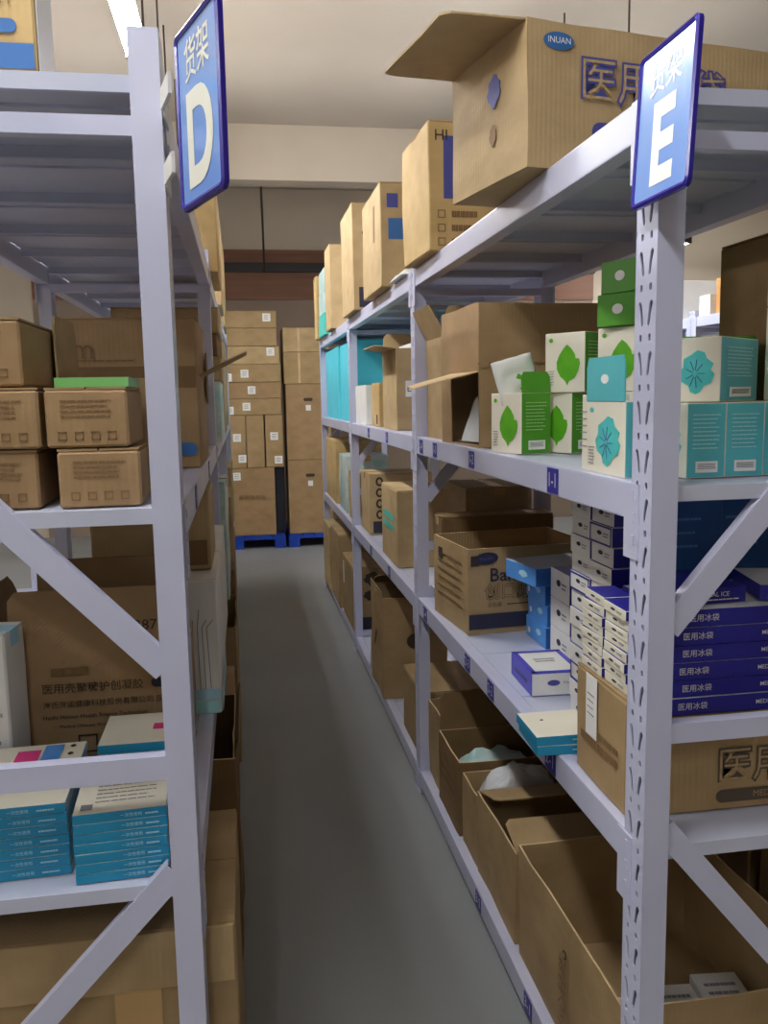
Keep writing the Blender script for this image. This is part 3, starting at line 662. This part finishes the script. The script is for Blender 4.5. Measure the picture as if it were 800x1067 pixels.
for row in range(12):
    for cidx in range(2):
        y0 = 1.775+cidx*0.122
        o, d = logo_box('medicine_box', 'white box in tall block below the shelf, %s in its %s column' % (ORD[11-row], 'near' if cidx == 0 else 'far'), (0.797+0.004*((row+cidx) % 2), 0.877, y0, y0+0.12, Z+0.0465*row, Z+0.0462+0.0465*row), 0, ('white', 'navy'), {'-y': 1, '+z': 1}, 'tall block of white boxes')
        if (row*2+cidx) % 5 == 0: ring(o, d, '-x', 0.118, 0.044, 0, 0.023, 'navy', 0.004)
c, d = carton('brown ice pack carton under the navy boxes', (0.778, 1.20, 1.455, 1.712, Z, Z+0.190), 0, 'kraft', tape=False)
outlined(c, d, '-y', '医用冰袋', 0.076, 0.035, 0.088, 'ink_mid', 'kraft'); plate(c, d, '-y', 0.30, 0.026, 0.035, 0.030, 'ink_mid', 'print_bar', 'pill', eps=0.0032); text(c, d, '-y', 'MEDICAL ICE BAG', 0.018, 0.035, 0.030, 'kraft', 0.0, 0.0045)
c, d = carton('narrow brown carton with paper label carrying the small cream boxes', (0.694, 0.773, 1.462, 1.712, Z, Z+0.232), 0, 'kraft', tape=False)
plate(c, d, '-x', 0.055, 0.13, -0.035, 0.165, 'sticker', 'paper_label', eps=0.004); lines(c, d, '-x', -0.035, 0.19, 0.035, 4, 0.014, 'ink_grey', 0.002, eps=0.0055)
lines(c, d, '-x', 0.0, 0.09, 0.18, 1, 0.01, 'ink_soft', 0.016, 0, eps=0.004); lines(c, d, '-x', 0.02, 0.115, 0.15, 1, 0.01, 'ink_soft', 0.012, 0, eps=0.004)
zt = Z+0.234
for cidx in range(2):
    for k in range(8):
        y0 = (1.484 if cidx == 0 else 1.598)+random.uniform(-0.004, 0.004); x0 = 0.697+random.uniform(0, 0.007)
        logo_box('small_box', 'small cream box with dark logo, %s of the %s column' % (ORD[7-k], 'near' if cidx == 0 else 'far'), (x0, 0.768, y0, y0+0.104, zt+0.0208*k, zt+0.0205+0.0208*k), random.uniform(-2, 2), ('cream', 'navy'), {'+z': 1, '-y': 1, '+y': 1}, 'small boxes on the narrow carton')
for k in range(6):
    zt = Z+0.192; x0 = 0.784+random.uniform(-0.003, 0.006)
    o, d = box_thing('navy_box', 'flat navy ice pack box, %s of the six in the stack' % ORD[5-k], 'box', (x0, x0+0.33, 1.468+random.uniform(0, 0.004), 1.70, zt+0.0345*k, zt+0.0341+0.0345*k), random.uniform(-0.5, 0.5), ('navy', 'white'), {'+z': 1}, 'stacked navy ice pack boxes', 0.001)
    u = random.uniform(-0.008, 0.01)
    text(o, d, '-y', '医用冰袋', 0.0155, -0.115+u, 0.017, 'white', 0.0, 0.0012); text(o, d, '-y', 'MEDICAL ICE BAG', 0.012, 0.065+u, 0.017, 'white', 0.003, 0.0012)
z2 = zt+0.0345*6
for k, (x, y, r_) in enumerate(((0.80, 1.50, 3), (1.0, 1.48, -14))):
    o, d = box_thing('navy_box', ('navy box lying on the stack behind the diagonal brace', 'navy box lying askew on the stack at right edge')[k], 'box', (x, x+0.15, y, y+0.17, z2+0.001, z2+0.033), r_, ('navy', 'white'), {'+z': 1} if k else {}, 'loose navy boxes', 0.001)
    text(o, d, '-y', 'MEDICAL ICE', 0.013, 0.0, 0.018, 'white', 0.003, 0.0012); lines(o, d, '-y', 0, 0.008, 0.12, 1, 0.01, 'white', 0.002, 0)
for k in range(3):
    for q in range(2):
        o, d = box_thing('blue_box', 'deep blue box behind the navy stack, %s of the %s column' % (ORD[2-k], 'left' if q == 0 else 'right'), 'box', (0.885+0.155*q, 1.037+0.155*q, 1.735+0.01*q, 1.93, Z+0.19*k, Z+0.189+0.19*k), 0, ('blue_deep',), None, 'deep blue boxes in shade')
        lines(o, d, '-y', -0.02, 0.15, 0.09, 3, 0.03, 'blue', 0.005)
o, d = box_thing('violet_box', 'violet and white box lying alone on the lower shelf', 'box', (0.742, 0.885, 2.135, 2.335, Z, Z+0.064), -2, ('purple', 'white'), {'-y': 1, '+z': 1})
ring(o, d, '+z', 0.142, 0.199, 0, 0, 'purple', 0.014); plate(o, d, '-y', 0.035, 0.016, -0.01, 0.036, 'ink_blue', 'logo', 'ellipse'); text(o, d, '-y', 'Haishi', 0.014, 0.034, 0.036, 'ink_grey', 0, 0.0012)
lines(o, d, '+z', 0, 0.02, 0.06, 2, 0.02, 'ink_grey', 0.004); lines(o, d, '-x', 0, 0.03, 0.12, 1, 0.02, 'ink_blue', 0.01, 0)
for k in range(2):
    o, d = box_thing('flat_box', 'flat blue sided white box overhanging the lower shelf, %s' % ('lower' if k == 0 else 'upper'), 'box', (0.628-0.004*k, 0.772, 1.762+0.003*k, 1.918, Z+0.0225*k, Z+0.022+0.0225*k), -3+2*k, ('aqua', 'cream'), {'+z': 1}, 'flat blue sided boxes', 0.001)
    plate(o, d, '+z', 0.008, 0.006, -0.03, 0.02, 'ink', 'print_dot', 'ellipse'); lines(o, d, '-y', 0.03, 0.012, 0.04, 1, 0.01, 'aqua_line', 0.003, 0)
# bay 2 and 3
c, d = carton('carton with faded teal lettering just past the middle post', (0.70, 1.1, 3.95, 4.40, Z, Z+0.37), 0, 'kraft_light')
lines(c, d, '-x', 0, 0.23, 0.32, 2, 0.05, 'sea', 0.03, 0.2, eps=0.004)
c, d = carton('carton with a column of black rings on the lower shelf', (0.72, 1.1, 4.98, 5.34, Z, Z+0.36), 0, 'kraft_light')
for k in range(4): plate(c, d, '-y', 0.045, 0.055, -0.13, 0.12+0.065*k, 'ink', 'print_ring', 'ellipse', eps=0.003); plate(c, d, '-y', 0.022, 0.03, -0.13, 0.12+0.065*k, 'kraft_light', 'print_core', 'ellipse', eps=0.0045)
plate(c, d, '-y', 0.12, 0.07, -0.11, 0.045, 'ink_navy', 'print_mark', eps=0.003)
carton('plain carton left of the black ring carton', (0.70, 1.0, 5.50, 5.82, Z, Z+0.32), 0, 'kraft_yellow')
carton('pale green wrapped carton beyond the third post', (0.70, 1.0, 5.95, 6.4, Z, Z+0.40), 0, 'plastic_teal')
carton('tall carton at the very end of the lower shelf', (0.69, 1.05, 6.55, 7.30, Z, Z+0.48), 0, 'kraft_yellow')

# ---- base shelf
Z = ZR[0]
c, d = carton('largest open carton on the floor shelf at the front post', (0.702, 1.20, 1.475, 2.13, Z, Z+0.325), 0, 'kraft', 'open', {}, amp=0.004)
plate(c, d, '-x', 0.022, 0.022, 0.03, 0.24, 'ink', 'print_mark', 'ellipse', eps=0.006); plate(c, d, '-x', 0.013, 0.013, 0.03, 0.24, 'kraft', 'print_core', 'ellipse', eps=0.007)
text(c, d, '-x', '小心轻放', 0.05, 0.02, 0.13, 'ink_soft', 0.01, 0.007, rot=math.pi/2)
for k, (x, y) in enumerate(((0.78, 1.60), (0.91, 1.62), (1.04, 1.64))):
    o, d = box_thing('white_box', 'white printed box lying inside the largest open carton, %s one' % ('left', 'middle', 'right')[k], 'box', (x, x+0.115, y, y+0.19, Z+0.0075, Z+0.10), -6, ('white',), None, 'white boxes inside the open carton')
    lines(o, d, '+z', 0, 0.05, 0.08, 3, 0.03, 'ink_grey', 0.01)
c, d = carton('open carton with inner flaps, second on the floor shelf', (0.705, 1.10, 2.17, 2.56, Z, Z+0.275), 0, 'kraft', 'open', {'+y': (0.17, 165), '-y': (0.15, 172)}, amp=0.004)
c, d = carton('carton holding a white bag, third on the floor shelf', (0.705, 1.06, 2.575, 2.76, Z, Z+0.25), 0, 'kraft', 'open', {}, amp=0.004)
sheet('plastic_bag', 'white plastic bag bulging out of the third floor shelf carton', 'bag', (0.88, 2.668, Z+0.195), 0.26, 0.13, 0.13, 'plastic', 0.1, 5)
c, d = carton('open carton with pale film inside, near the middle post floor shelf', (0.70, 1.08, 2.785, 3.10, Z, Z+0.27), 0, 'kraft_dark', 'open', {'+y': (0.14, 80)}, amp=0.004)
lines(c, d, '-x', 0.02, 0.19, 0.2, 3, 0.04, 'ink_soft', 0.012, 0.3, eps=0.006); plate(c, d, '-y', 0.03, 0.04, -0.16, 0.03, 'ink', 'print_mark', eps=0.005)
sheet('plastic_bag', 'pale teal film inside the open carton near the middle post', 'bag', (0.88, 2.94, Z+0.15), 0.28, 0.22, 0.10, 'plastic_teal', 0.0, 7)
c, d = carton('open carton right at the middle post on the floor shelf', (0.712, 1.1, 3.125, 3.335, Z, Z+0.31), 0, 'kraft', 'open', {'+x': (0.15, 120)}, amp=0.004)
carton('closed carton just past the middle post on the floor shelf', (0.70, 1.1, 3.44, 3.85, Z, Z+0.30), 0, 'kraft')
c, d = carton('tall open carton beyond the middle post with white flap', (0.665, 1.0, 4.22, 4.62, Z, Z+0.53), 0, 'kraft', 'open', {'-x': (0.03, 90), '+y': (0.12, 150)}, amp=0.005)
plate(c, d, '-y', 0.09, 0.08, 0.0, 0.30, 'ink', 'print_mark', 'ellipse', eps=0.005); plate(c, d, '-x', 0.12, 0.025, 0.0, 0.28, 'ink', 'print_mark', eps=0.007, rot=0.9)
sheet('plastic_bag', 'white bag squeezed beside the tall open carton', 'bag', (0.72, 4.72, Z+0.002), 0.09, 0.16, 0.36, 'plastic', 0, 12)
c, d = carton('carton with black square marks past the third post', (0.675, 1.05, 5.50, 6.1, Z, Z+0.44), 0, 'kraft', amp=0.004)
plate(c, d, '-y', 0.13, 0.09, -0.08, 0.06, 'ink_navy', 'print_mark', eps=0.003); plate(c, d, '-y', 0.12, 0.10, -0.06, 0.36, 'ink', 'print_mark', BLOB, eps=0.003); plate(c, d, '-y', 0.09, 0.07, -0.08, 0.25, 'ink', 'print_mark', BLOB, eps=0.003); plate(c, d, '-x', 0.05, 0.16, -0.2, 0.32, 'sticker', 'label_sticker', eps=0.004)
carton('tall carton at the far end of the right floor shelf', (0.66, 1.0, 6.2, 6.75, Z, Z+0.55), 0, 'kraft')
carton('last carton on the right floor shelf before the pallets', (0.65, 1.0, 6.8, 7.3, Z, Z+0.52), 0, 'kraft_light')

for q, y in enumerate((1.40, 2.05, 2.70)):  # stacks added to stop light entering the right shelves from behind
    for k in range(2):
        carton('carton added on the floor to block light behind the right rack, %s of the %s stack' % (('lower', 'upper')[k], ('near', 'middle', 'far')[q]), (1.34, 1.86, y, y+0.6, 0.7*k, 0.7*k+0.69), 0, 'kraft', group='cartons added to block light behind the right rack')

# ================================================================== LEFT RACK
Z = ZL[3]
c, d = carton('yellow carton with grey blue print on the left top shelf', (-0.66, -0.315, 1.59, 1.73, Z, Z+0.40), 0, 'kraft_yellow')
plate(c, d, '-y', 0.34, 0.04, 0, 0.065, 'logo_blue', 'print_bar', eps=0.003); plate(c, d, '-y', 0.12, 0.022, 0.085, 0.112, 'logo_blue', 'print_bar', 'pill', eps=0.003); plate(c, d, '+x', 0.13, 0.39, 0, 0.20, 'sticker', 'white_panel', eps=0.003)
for k in range(3): text(c, d, '-y', '医用材料', 0.022, 0.095, 0.21-0.028*k, 'ink_soft', 0.0, 0.004)
c, d = carton('carton overhanging the left top shelf beyond the D sign', (-0.5, -0.072, 3.58, 4.2, Z, Z+0.36), 0, 'kraft_yellow')
carton('tall carton further along the left top shelf', (-0.5, -0.085, 4.8, 5.43, Z, Z+0.5), 0, 'kraft_light')
carton('carton at the end of the left top shelf', (-0.5, -0.095, 6.2, 6.9, Z, Z+0.6), 0, 'kraft')
Z = ZL[2]
def text_carton(label, b, rot=0, mat='kraft_red'):
    c, d = carton(label, b, rot, mat, amp=0.0012, tape=False, group='small printed cartons on the left rack'); w, h = d[0], d[2]
    lines(c, d, '-y', w*0.0, h*0.78, w*0.62, 4, h*0.085, 'ink_soft', 0.003)
    for k in range(4): ring(c, d, '-y', 0.014, 0.014, -w*0.3+k*w*0.2, h*0.2, 'ink_soft', 0.0018)
    return c, d
text_carton('small carton at bottom of the right column left of the D post', (-0.308, -0.176, 1.486, 1.68, Z, Z+0.098), 2)
text_carton('small carton on top of the right column under the green tray', (-0.320, -0.188, 1.488, 1.69, Z+0.1, Z+0.199), 0)
text_carton('small carton at bottom of the left column by the picture edge', (-0.475, -0.337, 1.495, 1.70, Z, Z+0.098), 0)
text_carton('small carton in the middle of the left column by the picture edge', (-0.46, -0.326, 1.487, 1.69, Z+0.1, Z+0.2), -1)
text_carton('small carton on top of the left column, its side lit', (-0.50, -0.352, 1.50, 1.84, Z+0.202, Z+0.313), 0)
m = MB(); m.box(-0.06, 0.06, -0.08, 0.08, 0, 0.004); m.box(-0.06, 0.06, -0.08, -0.076, 0.004, 0.016); m.box(-0.06, 0.06, 0.076, 0.08, 0.004, 0.016); m.box(-0.06, -0.056, -0.076, 0.076, 0.004, 0.016); m.box(0.056, 0.06, -0.076, 0.076, 0.004, 0.016)
me = m.mesh('green_tray', 'green_tray'); o = link('green_tray', me); o.location = (-0.248, 1.60, Z+0.2); tag(o, 'shallow green tray lying on the small carton column', 'tray')
c, d = carton('open carton with upright flap behind the small carton columns', (-0.342, -0.17, 1.72, 1.95, Z, Z+0.22), 0, 'kraft_light', 'open', {'-x': (0.12, 88), '+x': (0.09, 250)}, amp=0.002)
c, d = carton('big carton with blue pill print, its flap poking into the aisle', (-0.44, -0.108, 2.285, 2.75, Z, Z+0.385), 0, 'kraft_red', tape=False)
text(c, d, '-y', 'm', 0.075, -0.115, 0.305, 'ink_soft', 0.0, 0.003); plate(c, d, '-y', 0.32, 0.055, 0, 0.235, 'kraft_dark', 'wide_tape', eps=0.0022); plate(c, d, '-y', 0.16, 0.034, 0.076, 0.05, 'logo_blue', 'print_bar', 'pill', eps=0.003)
lines(c, d, '-y', -0.06, 0.278, 0.14, 1, 0.01, 'ink_soft', 0.003, 0, eps=0.003)
m = MB(); m.bar((0, 0, 0), (0.125, 0, 0.062), 0.20, 0.004, up=(0, 0, 1)); o = m.build('flap', 'kraft', c); o.location = (d[0]/2, -0.08, 0.24)
m = MB(); m.quad([(0, 0.06*math.cos(6.2832*k/16), 0.075*math.sin(6.2832*k/16)) for k in range(16)]); m.quad([(-0.004, 0.06*math.cos(6.2832*k/16), 0.075*math.sin(6.2832*k/16)) for k in range(16)][::-1])
for k in range(16):
    a, b = 6.2832*k/16, 6.2832*(k+1)/16; m.quad([(-0.004, 0.06*math.cos(a), 0.075*math.sin(a)), (-0.004, 0.06*math.cos(b), 0.075*math.sin(b)), (0, 0.06*math.cos(b), 0.075*math.sin(b)), (0, 0.06*math.cos(a), 0.075*math.sin(a))])
o = m.build('tear_flap', 'kraft_dark', c); o.location = (d[0]/2+0.009, 0.13, 0.24)
carton('carton behind the pill print carton before the second left post', (-0.44, -0.13, 2.78, 3.35, Z, Z+0.30), 0, 'kraft')
zz = Z
for k, (h, xr, mt) in enumerate(((0.25, -0.085, 'plastic_teal'), (0.10, -0.078, 'kraft_light'), (0.09, -0.09, 'kraft_dark'), (0.10, -0.080, 'kraft_light'))):
    carton('%s beyond the second left post, %s of the stack' % (('teal wrapped carton', 'brown carton', 'brown carton', 'brown carton')[k], ORD[3-k]), (-0.5, xr, 3.6, 4.15, zz, zz+h), 0, mt, group='stack beyond the second left post'); zz += h+0.002
carton('tall carton on the far left upper shelf', (-0.5, -0.09, 4.5, 5.1, Z, Z+0.5), 0, 'kraft')
carton('carton on the farthest left upper shelf', (-0.5, -0.10, 5.7, 6.4, Z, Z+0.55), 0, 'kraft_red')
# level 2: book stacks and cartons
Z = ZL[1]
def book(label, b, rot, k, grp, top='cream', printed=True):
    o, d = box_thing('aqua_book', label, 'book', b, rot, ('aqua', top, 'white'), {'+z': 1, '+x': 2, '-z': 1}, grp, 0.0008)
    w = d[0]
    if not printed: return o, d
    text(o, d, '-y', '一次性使用', 0.0075, w*0.12, d[2]*0.5, 'aqua_line', 0.004, 0.001); lines(o, d, '-y', w*0.34, d[2]*0.5, w*0.14, 1, 0.01, 'aqua_line', 0.003, 0)
    return o, d
for k in range(7):
    o, d = book('aqua book in the stack next to the D post, %s' % ORD[6-k], (-0.325, -0.165, 1.482, 1.70, Z+0.0185*k, Z+0.0182+0.0185*k), 3+random.uniform(-0.6, 0.6), k, 'aqua books in the right stack')
plate(o, d, '+z', 0.02, 0.02, -0.058, -0.085, 'ink_grey', 'print_code'); lines(o, d, '+z', 0.01, 0.06, 0.11, 9, 0.016, 'ink_grey', 0.002)
for k in range(7):
    o, d = book('aqua book in the stack at the picture edge, %s' % ORD[6-k], (-0.555, -0.342, 1.515, 1.80, Z+0.0195*k, Z+0.0192+0.0195*k), 2.5+random.uniform(-0.6, 0.6), k, 'aqua books in the left stack')
plate(o, d, '+z', 0.045, 0.07, 0.0, 0.075, 'pink', 'cover_print'); plate(o, d, '+z', 0.036, 0.10, 0.046, 0.08, 'blue', 'cover_print'); [plate(o, d, '+z', 0.012, 0.014, 0.082, 0.12-0.04*q, 'ink', 'cover_mark', BLOB) for q in range(3)]
for k in range(8):
    o, d = book('white backed book stacked behind the D post stack, %s' % ORD[7-k], (-0.315, -0.15, 1.73, 1.90, Z+0.019*k, Z+0.0187+0.019*k), 0, k, 'books in the rear stack', printed=False)
plate(o, d, '+z', 0.06, 0.03, 0.05, 0.0, 'pink', 'cover_print')
c, d = carton('open carton marked A387 with its front flap standing up', (-0.535, -0.150, 1.95, 2.25, Z, Z+0.255), 0, 'kraft_red', 'open', {'-y': (0.175, 89), '+y': (0.2, 100), '-x': (0.17, 70)}, amp=0.002)
text(c, d, '-y', 'A387', 0.034, 0.098, 0.342, 'ink', 0.0, 0.008)
text(c, d, '-y', '医用壳聚糖护创凝胶', 0.0245, -0.012, 0.205, 'ink', 0.002, 0.005); text(c, d, '-y', '海氏海诺健康科技股份有限公司 医疗', 0.0172, 0.018, 0.168, 'ink', 0.002, 0.005)
plate(c, d, '-y', 0.06, 0.022, 0.145, 0.207, 'ink_navy', 'print_bar', 'pill', eps=0.004)
text(c, d, '-y', 'Haishi Hainuo Health Science Technology', 0.0135, -0.01, 0.140, 'ink', 0.004, 0.005); text(c, d, '-y', 'Medical Chitosan Wound Care Gel', 0.011, -0.01, 0.118, 'ink', 0.0, 0.005)
for k in range(3): ring(c, d, '-y', 0.042, 0.042, -0.03+0.07*k, 0.075, 'ink', 0.004, eps=0.004)
m = MB(); m.box(-0.1, -0.02, -d[1]/2-0.005, -d[1]/2-0.0042, 0.234, 0.253); m.build('tape_patch', 'kraft_dark', c)
c, d = carton('white and blue carton at the picture edge beside the A387 carton', (-0.74, -0.495, 1.83, 1.94, Z, Z+0.37), -6, 'white', tapemat='aqua_line')
plate(c, d, '-y', 0.24, 0.06, 0, 0.05, 'blue', 'print_bar', eps=0.003); lines(c, d, '-y', 0.06, 0.20, 0.1, 3, 0.03, 'ink_grey', 0.008, eps=0.003)
c, d = carton('white carton with fine line drawing and blue foot behind the D post', (-0.40, -0.085, 2.28, 2.70, Z, Z+0.37), 0, 'white', amp=0.0015, tapemat='aqua_line')
mb = MB()
for k in range(9): mb.bar((0.02+0.014*k, 0.0, 0), (0.03+0.012*k, 0.17, 0), 0.0022, 0.0008); mb.bar((0.03+0.012*k, 0.17, 0), (0.0+0.018*k, 0.22-0.03*((k*k) % 3), 0), 0.0022, 0.0008)
o = mb.build('line_drawing', 'ink_grey', c); o.matrix_local = face_m(d, '-y', 0.0, 0.07, 0.003)
plate(c, d, '-y', 0.31, 0.035, 0, 0.02, 'teal_pale', 'print_bar', eps=0.003)
plate(c, d, '-y', 0.31, 0.03, 0, 0.055, 'aqua_line', 'print_bar', eps=0.003)
plate(c, d, '+x', 0.41, 0.05, 0, 0.03, 'aqua_line', 'print_bar', eps=0.003)
c, d = carton('carton with a dark hand hole standing on the white line drawing carton', (-0.42, -0.10, 2.40, 2.72, Z+0.372, Z+0.592), 0, 'kraft_light', amp=0.002)
plate(c, d, '-y', 0.10, 0.07, 0.10, 0.05, 'kraft_dark', 'hand_hole', eps=0.003)
c, d = carton('white carton before the second left post on the lower shelf', (-0.42, -0.088, 2.78, 3.36, Z, Z+0.36), 0, 'white', tapemat='aqua_line')
c, d = carton('teal film wrapped bundle past the second left post', (-0.5, -0.082, 3.62, 4.0, Z, Z+0.50), 0, 'plastic_teal', amp=0.012)
carton('carton on the left lower shelf in the second bay', (-0.5, -0.075, 4.5, 5.1, Z, Z+0.34), 0, 'kraft')
carton('carton on the left lower shelf in the last bay', (-0.5, -0.085, 5.7, 6.4, Z, Z+0.4), 0, 'kraft_light')
Z = ZL[0]
c, d = carton('large carton on the left floor shelf below the aqua books', (-0.66, -0.05, 1.542, 2.0, Z, Z+0.566), 0, 'kraft', tape=False, amp=0.004)
m = MB(); m.box(-0.30, 0.302, -0.236, -0.232, 0.45, 0.564); me = m.mesh('folded_flap', 'kraft_light'); finish(me, bevel=0.0015, sub=3, amp=0.003); link('folded_flap', me, c)
plate(c, d, '-y', 0.085, 0.44, 0.12, 0.24, 'tape', 'wide_tape', eps=0.004)
c, d = carton('open carton with torn rim along the left floor shelf', (-0.6, -0.055, 2.25, 2.75, Z, Z+0.59), 0, 'kraft_dark', 'open', {'+x': (0.05, 75)}, amp=0.006)
carton('brown carton before the second left post on floor shelf', (-0.6, -0.07, 2.80, 3.36, Z, Z+0.5), 0, 'kraft')
c, d = carton('tall carton poking into the aisle past the second left post', (-0.6, -0.062, 3.58, 4.2, Z, Z+0.6), 0, 'kraft', 'open', {'+x': (0.04, 80)}, amp=0.006)
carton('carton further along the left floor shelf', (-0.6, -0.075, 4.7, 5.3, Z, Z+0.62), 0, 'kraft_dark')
carton('carton at the end of the left floor shelf', (-0.6, -0.09, 5.8, 6.5, Z, Z+0.60), 0, 'kraft')

# ================================================================== far end: pallets and cartons
def pallet(x0, x1, y0, y1, label):
    r = empty('pallet', ((x0+x1)/2, (y0+y1)/2, 0)); tag(r, label, 'pallet', 'blue plastic pallets'); hx, hy = (x1-x0)/2, (y1-y0)/2
    n = 7; w = 2*hx/n
    for k in range(n):
        m = MB(); m.box(-hx+k*w+0.006, -hx+(k+1)*w-0.006, -hy, hy, 0.125, 0.15); m.build('deck_slat', 'pallet', r)
    m = MB(); m.box(-hx, hx, -hy, -hy+0.05, 0.10, 0.125); m.box(-hx, hx, hy-0.05, hy, 0.10, 0.125); m.box(-hx, hx, -0.03, 0.03, 0.10, 0.125); m.build('stringer', 'pallet', r)
    for fx in (-1, 0, 1):
        for fy in (-1, 0, 1):
            m = MB(); m.box(fx*(hx-0.06)-0.06, fx*(hx-0.06)+0.06, fy*(hy-0.06)-0.06, fy*(hy-0.06)+0.06, 0.02, 0.10); m.build('foot', 'pallet', r)
    m = MB()
    for fx in (-1, 0, 1): m.box(fx*(hx-0.06)-0.06, fx*(hx-0.06)+0.06, -hy, hy, 0.0, 0.02)
    m.build('runner', 'pallet', r)
PY = 9.5
pallet(-0.62, 0.425, PY, PY+0.95, 'blue plastic pallet at aisle end under the left cartons'); pallet(0.46, 1.45, PY, PY+0.95, 'blue plastic pallet at aisle end under the tall right cartons')
def far(label, b, mat='kraft', stick=(), grp='cartons stacked at the aisle end', tape=False):
    c, d = carton(label, b, 0, mat, amp=0.002, group=grp, tape=tape)
    for u, v in stick:
        plate(c, d, '-y', 0.085, 0.085, u, v, 'sticker', 'label_sticker', eps=0.003); lines(c, d, '-y', u, v+0.02, 0.05, 3, 0.018, 'ink_grey', 0.006, eps=0.0045)
    return c, d
Y0 = PY+0.02; Y1 = Y0+0.55
c, d = far('wrapped carton with faint print at base of the left pallet', (-0.28, 0.325, Y0-0.01, Y1, 0.151, 0.90), 'kraft_red', ((-0.11, 0.66),)); text(c, d, '-y', '易碎品勿压', 0.06, 0.05, 0.42, 'ink_soft', 0.01, 0.004)
carton('dark wrapped carton set back between the two pallet stacks', (0.335, 0.44, Y0+0.12, Y1, 0.151, 0.898), 0, 'wrap_dark', tape=False)
for k, (x0, x1, w) in enumerate(((-0.16, 0.025, 'left'), (0.035, 0.225, 'middle'), (0.24, 0.43, 'right'))):
    far('upright carton in the row of three at aisle end, %s one' % w, (x0, x1, Y0, Y1, 0.902, 1.475), 'kraft', (((0.0, 0.33), (0.05, 0.10)), (), ((0.0, 0.34), (0.04, 0.08)))[k])
zz = 1.477
for k, (h, x1, st, mt) in enumerate(((0.175, 0.425, ((-0.06, 0.09), (-0.24, 0.05)), 'kraft'), (0.175, 0.43, ((0.0, 0.09),), 'kraft_red'), (0.19, 0.43, ((-0.07, 0.09), (-0.25, 0.05)), 'kraft'), (0.19, 0.42, ((0.22, 0.13),), 'kraft_light'), (0.19, 0.395, (), 'kraft'), (0.18, 0.40, ((0.2, 0.11),), 'kraft'))):
    far('wide carton in the left far pile, %s' % ORD[5-k], (-0.21, x1, Y0+0.01*(k % 2), Y1, zz, zz+h), mt, st); zz += h+0.002
zz = 0.151
for k, h in enumerate((0.82, 0.83, 0.34, 0.26)):
    c, d = far('tall carton with hand hole on right pallet, %s' % ORD[3-k] if k < 2 else 'plain carton high on the right pallet, %s' % ORD[3-k], (0.475+0.0*k-(0.012 if k > 1 else 0), 0.96, Y0, Y1, zz, zz+h), ('kraft_red', 'kraft_red', 'kraft', 'kraft_light')[k])
    if k < 2:
        plate(c, d, '-y', 0.10, 0.035, 0.0, h-0.17, 'ink', 'hand_hole', 'pill', eps=0.003); plate(c, d, '-y', 0.055, 0.06, 0.0, h-0.26, 'sticker', 'label_sticker', eps=0.003)
    else: plate(c, d, '-y', 0.022, h*0.95, -0.08, h*0.5, 'kraft_edge', 'tape_strip', eps=0.003)
    zz += h+0.002

# ================================================================== rack seen through the gap
XF = FX
Z = ZR[3]
carton('orange carton on the rack seen through the gap', (XF+0.03, XF+0.45, 4.75, 5.15, Z, Z+0.22), 0, 'orange')
for k, (y, h) in enumerate(((5.2, 0.13), (5.2, 0.0), (5.50, 0.26))):
    if h: box_thing('white_box', 'white box on the rack seen through the gap, %s one' % ('right', '', 'left')[k], 'box', (XF+0.02, XF+0.4, y+(0.06 if k else 0), y+(0.3 if k else 0.13), Z, Z+h), 0, ('white',), None, 'white boxes behind the gap')
k = 0
for li in range(3):
    for y in (1.5, 2.15, 2.8, 3.55, 4.2, 4.8):
        k += 1; h = random.uniform(0.28, 0.5)
        carton('carton on the rack behind the gap, %s shelf, %s from its near end' % (('floor', 'lower', 'upper')[li], ('first', 'second', 'third', 'fourth', 'fifth', 'sixth')[(k-1) % 6]), (XF+0.05, XF+0.5, y, y+random.uniform(0.4, 0.52), ZR[li], ZR[li]+h), 0, random.choice(('kraft', 'kraft_red', 'kraft_light')), group='cartons on the rack behind')
k = 0
for li in range(4):
    for y in (2.2, 2.9, 3.7, 4.4):
        k += 1
        carton('carton on the rack behind the left rack, %s shelf, %s from its near end' % (('floor', 'lower', 'upper', 'top')[li], ('first', 'second', 'third', 'fourth')[(k-1) % 4]), (-2.25, -1.79, y, y+0.5, ZL[li], ZL[li]+random.uniform(0.3, 0.52)), 0, random.choice(('kraft', 'kraft_red', 'kraft_light')), group='cartons on the rack behind left')
